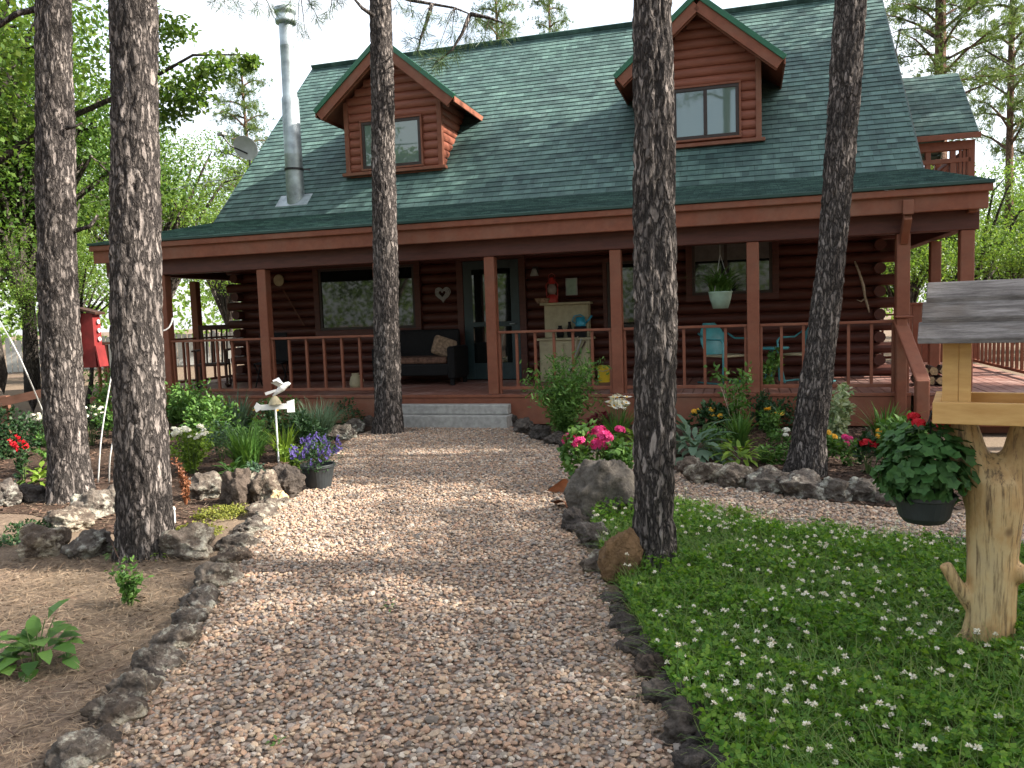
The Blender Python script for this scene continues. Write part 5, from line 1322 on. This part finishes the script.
mb.prism([(.01, .835), (-.09, .80), (-.10, .83), (.02, .86)], -.02, .02)
mb.add([(.05, 0, .88), (.11, 0, .90), (.03, -.12, .96), (-.03, -.10, .94)], [(0, 1, 2, 3)]); mb.add([(.05, 0, .88), (.11, 0, .90), (.05, .12, .98), (-.02, .10, .95)], [(3, 2, 1, 0)])
mb.build('bird_figure', [M['white']], t, smooth=False)

t = empty('hose_spigot', gnd(897, 548), 0, 'small black irrigation riser at the back of the clover lawn', 'sprinkler')
mb = MB(); mb.tube([(0, 0, -.02), (0, 0, .09)], .006, 8); mb.tube([(-.018, 0, .085), (.0, 0, .09), (.018, 0, .085)], .008, 8); mb.build('riser', [M['rubber']], t)
for sx in (-1, 1): mb = MB(); mb.tube([(sx*.018, 0, .02), (sx*.018, 0, .10)], .007, 8); mb.build('nozzle', [M['rubber']], t)
mb = MB(); mb.tube([gnd(x, y)+Vector((0, 0, .022)) for x, y in ((800, 528), (830, 533), (860, 536), (890, 541), (920, 543), (950, 541), (1000, 546), (1060, 552))], .011, 7)
tag(mb.build('drip_hose', [M['rubber']], smooth=True), 'black drip hose lying along the back edge of the lawn', 'hose')

# rail at the far left, pale fence beyond
t = empty('rail_fence', atY(-40, 430, 10.6)*Vector((1, 1, 0)) if False else Vector((atY(-40, 430, 10.6).x, 10.6, 0)), 0, 'low red brown rail fence at the left edge before the oaks', 'fence')
o0 = t.location; a = atY(-60, 416, 10.6)-o0; b = atY(52, 391, 10.6)-o0
mb = MB(); mb.bar(a, b, .05, .11); mb.build('rail', [M['fencewood']], t)
for f_ in (.05, .55, .97):
    p = a.lerp(b, f_); mb = MB(); mb.box((p.x-.045, p.y+.03, -.02), (p.x+.045, p.y+.12, p.z+.08)); mb.build('post', [M['fencewood']], t)
t = empty('board_fence', (-19, 30, 0), .12, 'pale grey board fence far behind the left trees', 'fence')
mb = MB()
for k in range(90): mb.box((k*.20, 0, .05), (k*.20+.17, .02, 1.25+rng.uniform(-.03, .03)))
mb.box((0, .021, .3), (18, .06, .38)); mb.box((0, .021, 1.0), (18, .06, 1.08)); mb.build('board_panel', [M['greywood']], t)
for k in range(8): mb = MB(); mb.box((k*2.5, .061, 0), (k*2.5+.1, .16, 1.35)); mb.build('post', [M['greywood']], t)
# ================================================================== TREES
def trunk_mesh(path, detail_h, seed, n=110, flare=True, amp=.015, dz=.022):
    """path: list of (x, y, z, r) in the tree's frame; furrowed plates up to detail_h"""
    A = np.array(path, float); zs = list(np.arange(A[0, 2], min(detail_h, A[-1, 2]), dz)); z = zs[-1] if zs else A[0, 2]
    while z < A[-1, 2]: z = min(z+.4, A[-1, 2]); zs.append(z)
    zs = np.array(zs); cx = np.interp(zs, A[:, 2], A[:, 0]); cy = np.interp(zs, A[:, 2], A[:, 1]); rr = np.interp(zs, A[:, 2], A[:, 3])
    for _ in range(3):
        ker = max(1, int(.35/dz)); 
    an = np.linspace(0, 2*np.pi, n, endpoint=False); rows = []
    off = Vector((seed*7.3, seed*3.1, 0))
    for x, y, z, r in zip(cx, cy, zs, rr):
        row = []
        for a in an:
            c, s = math.cos(a), math.sin(a); rad = r
            if flare and z < .5: rad *= 1+.22*((.5-max(z, 0))/.5)**2*(1+.5*math.sin(3*a+seed))
            if z < detail_h:
                p = Vector((c*r*21+off.x, s*r*21+off.y, z*6.0))
                w = noise.noise_vector(p*1.3)*.45
                dv = noise.voronoi(p+w)[0]
                e = min(1, (dv[1]-dv[0])*2.6)
                rad += amp*(e-.55)+.012*noise.noise(Vector((c*2+off.x, s*2, z*1.5)))+.004*noise.noise(Vector((c*30*r*3, s*30*r*3, z*25)))
            row.append((x+c*rad, y+s*rad, z))
        rows += row
    k = len(zs); i = np.arange(k-1)[:, None]*n; j = np.arange(n)[None]
    q = np.stack([i+j, i+(j+1) % n, i+n+(j+1) % n, i+n+j], -1).reshape(-1, 4)
    return mesh_np('trunk', np.array(rows), [q], M['bark'], smooth=True)

def tuft(C, D, L, k=26, w=.006):
    """needle bundles at C pointing along D"""
    n = len(C); CC = np.repeat(C, k, 0); DD = np.repeat(unit(D), k, 0)*.75+rdir(n*k)*.85
    CC = CC-np.repeat(unit(D), k, 0)*rng.uniform(0, .10, (n*k, 1))
    return diamonds(CC, DD, L*rng.uniform(.7, 1.1, n*k), w)

def pine_crown(seed, H, rad, nb, k=22, w=.007, dens=1):
    wood = MB(); Cs, Ds = [], []
    for b in range(nb):
        t = (b+rng.uniform(0, 1))/nb; z = H*t; L = rad*(1-.75*t)*rng.uniform(.6, 1.1)+.3; a = b*2.4+rng.uniform(-.4, .4)
        up = rng.uniform(-.05, .35)
        pts = [(math.cos(a)*L*s, math.sin(a)*L*s, z+L*s*up+.12*L*math.sin(s*3)) for s in (0, .3, .6, .85, 1)]
        wood.tube(pts, [.045, .035, .024, .015, .008], 6, caps=False)
        m = (int(10*L/rad)+6)*dens
        for _ in range(m):
            s = rng.uniform(.3, 1.02); p = np.array([math.cos(a)*L*s, math.sin(a)*L*s, z+L*s*up+.12*L*math.sin(s*3)])+rng.normal(0, .16+.10*L*.4, 3)*np.array([1, 1, .6])
            Cs.append(p); Ds.append(np.array([math.cos(a), math.sin(a), .5])+rng.normal(0, .5, 3))
    V, q = tuft(np.array(Cs), np.array(Ds), .19, k, w)
    return mesh_np('crown', V, [q], M['needle']), wood.mesh('limb', [M['barkr']])
PC = [pine_crown(1, 7.0, 2.3, 46, 22, .008, 2), pine_crown(2, 8.0, 2.6, 54, 22, .008, 2)]
FC = [pine_crown(3, 7.0, 2.2, 40, 13, .022, 4), pine_crown(4, 8.0, 2.4, 44, 13, .022, 4)]
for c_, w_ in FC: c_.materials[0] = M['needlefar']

def oak_crown(nleaf, L, clumps=30, mat='oakleaf', r0=.16, r1=.36):
    """uneven crown of leaf clumps, about one unit in radius"""
    cc = rdir(clumps)*(rng.uniform(.25, .95, clumps))[:, None]*np.array([1, 1, .95]); rad = rng.uniform(r0, r1, clumps)
    k = rng.choice(clumps, nleaf, p=rad**2/np.sum(rad**2))
    C = cc[k]+rdir(nleaf)*(rad[k]*rng.uniform(.2, 1, nleaf)**.6)[:, None]*np.array([1.15, 1.15, .8])
    D = rdir(nleaf)+np.array([0, 0, -.35])
    V, q = diamonds(C, D, L*rng.uniform(.6, 1.3, nleaf), L*.6*rng.uniform(.7, 1.2, nleaf), rdir(nleaf)*.8+np.array([0, 0, 1]))
    wood = MB()
    for c, r in zip(cc, rad):
        wood.tube([(0, 0, -1.0), tuple(c*.35+np.array([0, 0, -.35])), tuple(c*.75+rng.normal(0, .05, 3)), tuple(c)], [.030, .020, .012, .005], 6, caps=False)
    return mesh_np('crown', V, [q], M[mat]), wood.mesh('limb', [M['barko']])
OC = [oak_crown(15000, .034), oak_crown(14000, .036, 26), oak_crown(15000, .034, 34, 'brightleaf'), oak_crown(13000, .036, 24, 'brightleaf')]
OS = [oak_crown(4600, .055, 14), oak_crown(4600, .055, 12), oak_crown(5400, .05, 38, 'oakleaf', .13, .23)]
def plain_trunk(r0, r1, H, mat, bend=.12):
    mb = MB(); g = rng.normal(0, bend, 2)
    n = 14; zz = np.linspace(-.05, H, 9)
    pts = [(g[0]*math.sin(z/H*3), g[1]*math.sin(z/H*2.4), z) for z in zz]
    jit = [rng.normal(0, .05, n) for _ in zz]
    mb.tube(pts, r0+(r1-r0)*(zz/H)**.8, n, 0, False, jit); return mb.mesh('trunk', [M[mat]], True)

def oak(x, y, H, sc, kind, label, group=None, r0=.14, zs=1.0, name='oak_tree', dx=0, dy=0):
    t = empty(name, (x, y, 0), 0, label, 'tree', group)
    cz = H-sc*zs*.9
    add_obj('trunk', plain_trunk(r0, r0*.5, max(.6, cz-sc*zs*.5), 'barko'), t)
    a = rng.uniform(0, 6.28)
    c, w = (OC+OS)[kind]
    add_obj('crown', c, t, (dx, dy, cz), (0, 0, a), (sc, sc, sc*zs)); add_obj('limb', w, t, (dx*.5, dy*.5, cz), (0, 0, a), (sc, sc, sc*zs))
    return t

def pine(x, y, H, sc, label, group=None, r0=.16, mat='barkr', cz=.45, kind=0, name='pine_tree'):
    t = empty(name, (x, y, 0), 0, label, 'tree', group)
    add_obj('trunk', plain_trunk(r0, r0*.25, H, mat, .05), t)
    a = rng.uniform(0, 6.28); c, w = FC[kind]; hz = (7.0, 8.0)[kind]
    s = H*(1-cz)/hz
    add_obj('crown', c, t, (0, 0, H*cz), (0, 0, a), (sc, sc, s)); add_obj('limb', w, t, (0, 0, H*cz), (0, 0, a), (sc, sc, s))
    return t

# --- the five pines among the garden
fg = [('tall pine trunk at the far left with a red birdhouse on it', (-4.13, 7.29), [(0, 0, -.05, .175), (.01, 0, 1, .170), (.05, 0, 2.2, .160), (.20, .02, 4.5, .142), (.4, .05, 9, .11), (.5, .1, 14, .03)], 5.0, 0),
      ('thickest pine trunk at the front left beside the gravel path', (-2.575, 5.42), [(0, 0, -.05, .172), (.01, 0, .6, .172), (.05, 0, 1.7, .158), (.185, 0, 3.7, .138), (.4, 0, 8.5, .11), (.6, .1, 14, .03)], 4.2, 1),
      ('slim pine trunk rising in front of the porch window', (-1.72, 10.9), [(0, 0, -.05, .185), (.02, 0, 1, .178), (.08, 0, 3, .160), (.165, 0, 5.8, .142), (.3, 0, 9.5, .10), (.4, .1, 14, .03)], 6.2, 0),
      ('rough pine trunk rising right of the path at the clover lawn', (.82, 4.66), [(0, 0, -.05, .124), (.0, 0, .3, .118), (.02, 0, 1.0, .122), (.035, 0, 1.65, .120), (.05, 0, 3.3, .107), (.1, 0, 8, .09), (.1, 0, 13, .03)], 3.9, 1),
      ('leaning pine trunk growing from the right flower bed', (2.72, 7.33), [(0, 0, -.05, .168), (.03, 0, .4, .150), (.14, 0, 1.2, .132), (.245, 0, 2.07, .122), (.33, 0, 3.2, .132), (.405, 0, 4.26, .132), (.6, 0, 8.5, .10), (.8, 0, 13, .03)], 5.0, 0)]
pines = []
for i, (lab, (x, y), pth, dh, kd) in enumerate(fg):
    t = empty('pine_tree', (x, y, 0), 0, lab, 'tree', 'pine trunks around the front garden')
    me = trunk_mesh(pth, dh, i+2); add_obj('trunk', me, t)
    c, w = PC[kd]; zc = 7.2; ox = np.interp(zc+2, [p[2] for p in pth], [p[0] for p in pth])
    add_obj('crown', c, t, (ox, .05, zc), (0, 0, i*1.3), (.9, .9, .9)); add_obj('limb', w, t, (ox, .05, zc), (0, 0, i*1.3), (.9, .9, .9))
    pines.append(t)
# short dead stubs
def stub(t, pts, rad): mb = MB(); mb.tube([np.array(p) for p in pts], rad, 8); mb.build('branch_stub', [M['bark']], t, smooth=True)
q0 = Vector(pines[0].location); stub(pines[0], [atY(66, 128, 7.2)-q0, atY(74, 127, 7.2)-q0, atY(82, 123, 7.2)-q0], [.02, .014, .008])
stub(pines[0], [atY(72, 232, 7.3)-q0, atY(90, 226, 7.3)-q0, atY(98, 215, 7.3)-q0], [.022, .018, .012])
stub(pines[0], [atY(40, 8, 7.3)-q0, atY(16, 14, 7.3)-q0, atY(-4, 28, 7.3)-q0], [.03, .026, .02])
# living branch of the slim pine reaching into the top of the picture
t = pines[2]; q0 = Vector(t.location); Yb = 10.6
def spray(groups, nm='branch'):
    wood = MB(); C, D = [], []
    for path_, tips in groups:
        pts = [atY(x, y, Yb)-q0 for x, y in path_]
        wood.tube(pts, np.linspace(.03, .008, len(pts)), 6)
        for x, y in tips:
            e = atY(x, y, Yb+rng.uniform(-.5, .5))-q0
            j = min(range(len(pts)), key=lambda i: (pts[i]-e).length); s0 = pts[j]
            if (e-s0).length > .08: wood.tube([s0, s0.lerp(e, .5)+Vector((0, 0, .03)), e], [.008, .006, .004], 5)
            dv = (e-s0).normalized() if (e-s0).length > .05 else Vector((0, 0, -1))
            for _ in range(3):
                C.append(np.array(e)+rng.normal(0, .035, 3)); D.append(np.array(dv)+np.array([0, 0, -.25])+rng.normal(0, .25, 3))
    V, qd = tuft(np.array(C), np.array(D), .21, 26, .0055)
    b = wood.build(nm, [M['bark']], t, smooth=True)
    add_obj('needles', mesh_np('needles', V, [qd], M['needle']), b)
spray([([(374, 16), (362, 8), (352, -4), (335, -14)], []), ([(335, -14), (300, -10), (262, -6), (225, -8)], [(214, 2), (224, 6), (238, 8), (256, 6), (272, 12), (288, 5), (298, 20), (305, 32), (318, 18), (330, 12), (338, 4), (312, 5)]),
       ([(388, -8), (410, 0), (432, 4), (455, 8), (470, 14)], [(402, 8), (412, 14), (420, 22), (432, 14), (446, 22), (458, 18), (470, 26), (478, 22), (452, 34), (440, 44), (466, 40)]),
       ([(432, 4), (426, 24), (420, 40), (418, 52)], [(416, 48), (408, 40), (424, 36)]), ([(470, 14), (462, 34), (452, 50), (440, 60)], [(436, 62), (444, 58), (432, 68), (454, 52), (428, 60)]),
       ([(470, 14), (490, 18), (506, 24)], [(492, 26), (502, 34), (510, 30), (484, 40)])])

# --- left: oaks
OKL = 'oaks left of the cabin'
oak(-9.2, 15.2, 8.0, 3.1, 0, 'dark trunked oak standing beyond the low rail fence at the far left', OKL, .16)
oak(-9.9, 17.4, 9.0, 3.2, 1, 'oak just behind the far left pine trunk, trunk half hidden', OKL, .18)
tL = oak(-8.5, 12.2, 8.4, 3.0, 2, 'sunny oak whose leafy limb reaches across the sky towards the stove pipe', OKL, .15, 1.0)
q0 = Vector(tL.location)
mb = MB(); L0 = [(0, 0, 3.6), (1.6, .3, 4.7), (2.9, .2, 5.15), (3.9, .1, 5.6), (4.7, 0, 5.55)]
mb.tube(L0, [.07, .05, .035, .02, .008], 8, caps=False); lb = mb.build('reaching_limb', [M['barko']], tL, smooth=True)
cc = [atY(165, 92, 12.2)-q0, atY(185, 85, 12.4)-q0, atY(205, 72, 12.2)-q0, atY(222, 66, 12.0)-q0, atY(180, 105, 12.2)-q0, atY(150, 60, 12.4)-q0, atY(175, 30, 12.4)-q0, atY(150, 20, 12.3)-q0, atY(250, 62, 12.1)-q0, atY(160, 118, 12.2)-q0, atY(196, 96, 12)-q0]
k = 2600; ix = rng.integers(0, len(cc), k); C = np.array([cc[i] for i in ix])+rdir(k)*(rng.uniform(0, 1, (k, 1))**.6)*np.array([.36, .3, .24])*np.where(ix == 8, .5, 1)[:, None]
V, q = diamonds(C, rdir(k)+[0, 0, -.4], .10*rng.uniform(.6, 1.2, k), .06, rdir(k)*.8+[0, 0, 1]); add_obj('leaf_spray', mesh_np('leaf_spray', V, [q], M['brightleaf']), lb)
oak(-7.9, 14.6, 3.4, 1.15, 2, 'low leafy young oak beside the left porch corner', OKL, .05, 1.0)
oak(-9.6, 13.4, 8.8, 2.7, 2, 'sunny oak filling the gap between the two left pine trunks', OKL, .13)
oak(-10.8, 15.4, 6.2, 2.5, 0, 'shorter oak with low hanging leaves at the far left', OKL, .12)
oak(-12.8, 20, 9, 3.4, 2, 'tall sunlit oak deep in the left woods', OKL, .18)
oak(-14, 16.5, 9, 3.4, 1, 'spreading oak cut by the left edge of the picture', OKL, .18)
FAR = 'trees in the woods beyond the cabin'
far = 'leafy tree in the woods seen beyond the cabin'
for x, y, H, s, k in ((-10.5, 24, 7.5, 3, 2), (-16, 24, 9, 3.6, 3), (-13, 30, 9, 3.6, 2), (-8.5, 31, 7.5, 3, 3), (-18, 33, 10, 4, 2), (-12, 38, 9, 4, 3), (-22, 27, 10, 4, 3), (-25, 38, 11, 4.5, 2), (-15.5, 44, 9, 4, 2), (-4, 40, 7, 3, 3)):
    oak(x, y, H, s, k, far, FAR, .13)
for x, y, H, s, k in ((10.2, 20.5, 4.6, 2.1, 3), (12.6, 22, 5.2, 2.4, 2), (9.2, 25.5, 5.0, 2.4, 2), (14.6, 19.5, 4.8, 2.2, 3), (15.8, 25, 5.6, 2.6, 3), (12, 30, 6, 3, 3), (17.8, 22.5, 5.4, 2.5, 2), (20, 29, 6.6, 3, 2), (8.5, 33, 6, 3, 3), (16, 36, 7, 3.4, 2), (24, 34, 7.5, 3.6, 3)):
    oak(x, y, H, s, k, far, FAR, .10)
# --- right and far pines
pine(11.75, 22, 13, 1.0, 'reddish pine trunk rising behind the balcony roof', 'pines behind the cabin', .30, cz=.5, kind=1)
pine(15.6, 25, 14, .8, 'straight slender pine at the right edge behind the feeder', 'pines behind the cabin', .17, cz=.42)
pine(18.2, 27, 13, .8, 'slim pine just inside the right edge of the picture', 'pines behind the cabin', .12, cz=.4)
pine(-.1, 31, 14.5, .75, 'distant pine top showing above the middle of the roof ridge', 'pines behind the cabin', .15, cz=.45, kind=1)
pine(2.0, 33, 14.6, .65, 'smaller distant pine top right of the other one above the ridge', 'pines behind the cabin', .13, cz=.5)
pine(-9.5, 30, 11, .8, 'distant pine trunk seen through the left end of the porch', 'pines behind the cabin', .14, cz=.4)
# branches of the reddish pine into the top right corner
t = pine_r = [o for o in bpy.data.objects if o.get('label', '').startswith('reddish pine')][0]
q0 = Vector(t.location); Yb = 21.6
spray([([(938, 40), (920, 28), (900, 30), (885, 36)], [(905, 20), (895, 12), (912, 8), (890, 30), (902, 44), (915, 34)]), ([(935, 60), (955, 56), (968, 48), (985, 50)], [(960, 40), (975, 38), (985, 48), (1000, 52), (992, 60), (970, 58)]),
       ([(934, 10), (950, 4), (965, 8), (990, 12)], [(950, 14), (962, 16), (970, 2), (985, 14), (940, 4), (955, 22), (975, 22)]), ([(985, 50), (1005, 62), (1022, 72)], [(1008, 66), (1018, 60), (1022, 80), (1000, 72), (1012, 84), (1022, 90)]),
       ([(900, 30), (896, 50), (898, 64)], [(898, 58), (892, 48), (904, 62)])])
# --- trees beside and behind the camera that shade the garden and show in the windows
SH = 'trees beside the garden that cast the dappled shade'
shade = [(13.4, 12.4, 15, 3.3, 6), (17.0, 10.8, 17, 3.6, 6), (9.8, 2.2, 8.0, 2.6, 6), (15.6, 1.6, 13, 3.4, 6), (12.6, 7.2, 12, 3.2, 6), (11.8, .6, 10.5, 2.6), (14.0, 10.6, 12.5, 3.0, 6), (17.6, 8.0, 15, 3.8, 6), (16.5, -3.4, 13, 3.8), (20.5, 2.6, 16, 4), (9.4, -3.6, 8, 2.8), (20.2, 13.4, 15.5, 3.4, 6), (18.5, -8, 13, 3.6)]
for i, (x, y, H, s, *k) in enumerate(shade):
    oak(x, y, H, s, k[0] if k else 4+i % 2, 'broad oak standing off to the right of the garden', SH, .2)
BK = 'trees behind the camera mirrored in the windows'
for i, (x, y, H, s) in enumerate([(-5, -8, 9, 3.6), (2.5, -10, 10, 3.8), (-11, -5, 9, 3.6), (-1, -15, 12, 4.5), (7.5, -12, 10, 3.8), (-12, 3, 8, 3.2)]):
    oak(x, y, H, s, i % 4, 'leafy tree standing behind the camera', BK, .18)

# --- far wood all round: one mass
n = 70000; a = rng.uniform(0, 6.283, n); rr = rng.uniform(52, 78, n)
top = np.array([6.5+3*noise.noise(Vector((math.cos(x)*6, math.sin(x)*6, 2)))+2*noise.noise(Vector((math.cos(x)*22, math.sin(x)*22, 5))) for x in a])
z = top*rng.uniform(0, 1, n)**.8
V, q = diamonds(np.column_stack([rr*np.cos(a), rr*np.sin(a)+8, z]), rdir(n), rng.uniform(.3, .65, n), rng.uniform(.2, .4, n))
tag(add_obj('far_woods', mesh_np('far_woods', V, [q], M['brightleaf'])), 'distant green woods behind the property', 'woods', kind='stuff')

# ================================================================== camera, light
cam = bpy.data.cameras.new('camera'); co = bpy.data.objects.new('camera', cam); col.objects.link(co); scn.camera = co
cam.sensor_width = 36; cam.lens = F/1024*36; cam.clip_end = 1000; cam.clip_start = .05
fwd = Vector((0, math.cos(PITCH), -math.sin(PITCH))); up0 = Vector((0, math.sin(PITCH), math.cos(PITCH))); rt0 = Vector((1, 0, 0))
rt = rt0*math.cos(ROLL)-up0*math.sin(ROLL)*-1 if False else rt0*math.cos(ROLL)+up0*-math.sin(ROLL)
upv = rt0*math.sin(ROLL)+up0*math.cos(ROLL)
co.matrix_world = Matrix(((rt.x, upv.x, -fwd.x, 0), (rt.y, upv.y, -fwd.y, 0), (rt.z, upv.z, -fwd.z, CH), (0, 0, 0, 1)))

SUN_EL, SUN_AZ = R(36), R(-8)         # azimuth from +X, towards the camera side
sd = Vector((math.cos(SUN_EL)*math.cos(SUN_AZ), math.cos(SUN_EL)*math.sin(SUN_AZ), math.sin(SUN_EL)))
sl = bpy.data.lights.new('sun', 'SUN'); sl.energy = 5.0; sl.angle = R(.55); sl.color = (1, .93, .82)
so = bpy.data.objects.new('sun', sl); col.objects.link(so); so.location = (20, -2, 20); so.rotation_euler = (-sd).to_track_quat('-Z', 'Y').to_euler()
w = bpy.data.worlds.new('World'); scn.world = w; w.use_nodes = True
nt = w.node_tree; bg = nt.nodes['Background']; sky = nt.nodes.new('ShaderNodeTexSky'); sky.sky_type = 'NISHITA'; sky.sun_disc = False
sky.sun_elevation = SUN_EL; sky.sun_rotation = R(90)-SUN_AZ; sky.air_density = 1.0; sky.dust_density = 3.0; sky.ozone_density = 1.0; sky.altitude = 0
tcw = nt.nodes.new('ShaderNodeTexCoord'); cn = nd(nt, 'ShaderNodeTexNoise', Scale=2.2, Detail=6.0, Roughness=.6); nt.links.new(tcw.outputs['Generated'], cn.inputs[0])
cf = ramp(nt, cn.outputs[0], [(.34, (.22, .22, .22)), (.62, (.9, .9, .9))])          # thin bright cloud over the blue
nt.links.new(mixc(nt, cf.outputs[0], sky.outputs[0], (3.6, 3.7, 3.8)), bg.inputs[0]); bg.inputs[1].default_value = .15
vs = scn.view_settings; vs.view_transform = 'Standard'; vs.look = 'None'; vs.exposure = 1.72; vs.gamma = 1; vs.use_curve_mapping = False
scn.cycles.max_bounces = 6; scn.cycles.diffuse_bounces = 4; scn.cycles.glossy_bounces = 3; scn.cycles.transmission_bounces = 3; scn.cycles.transparent_max_bounces = 4
scn.cycles.use_denoising = True; scn.cycles.use_adaptive_sampling = True
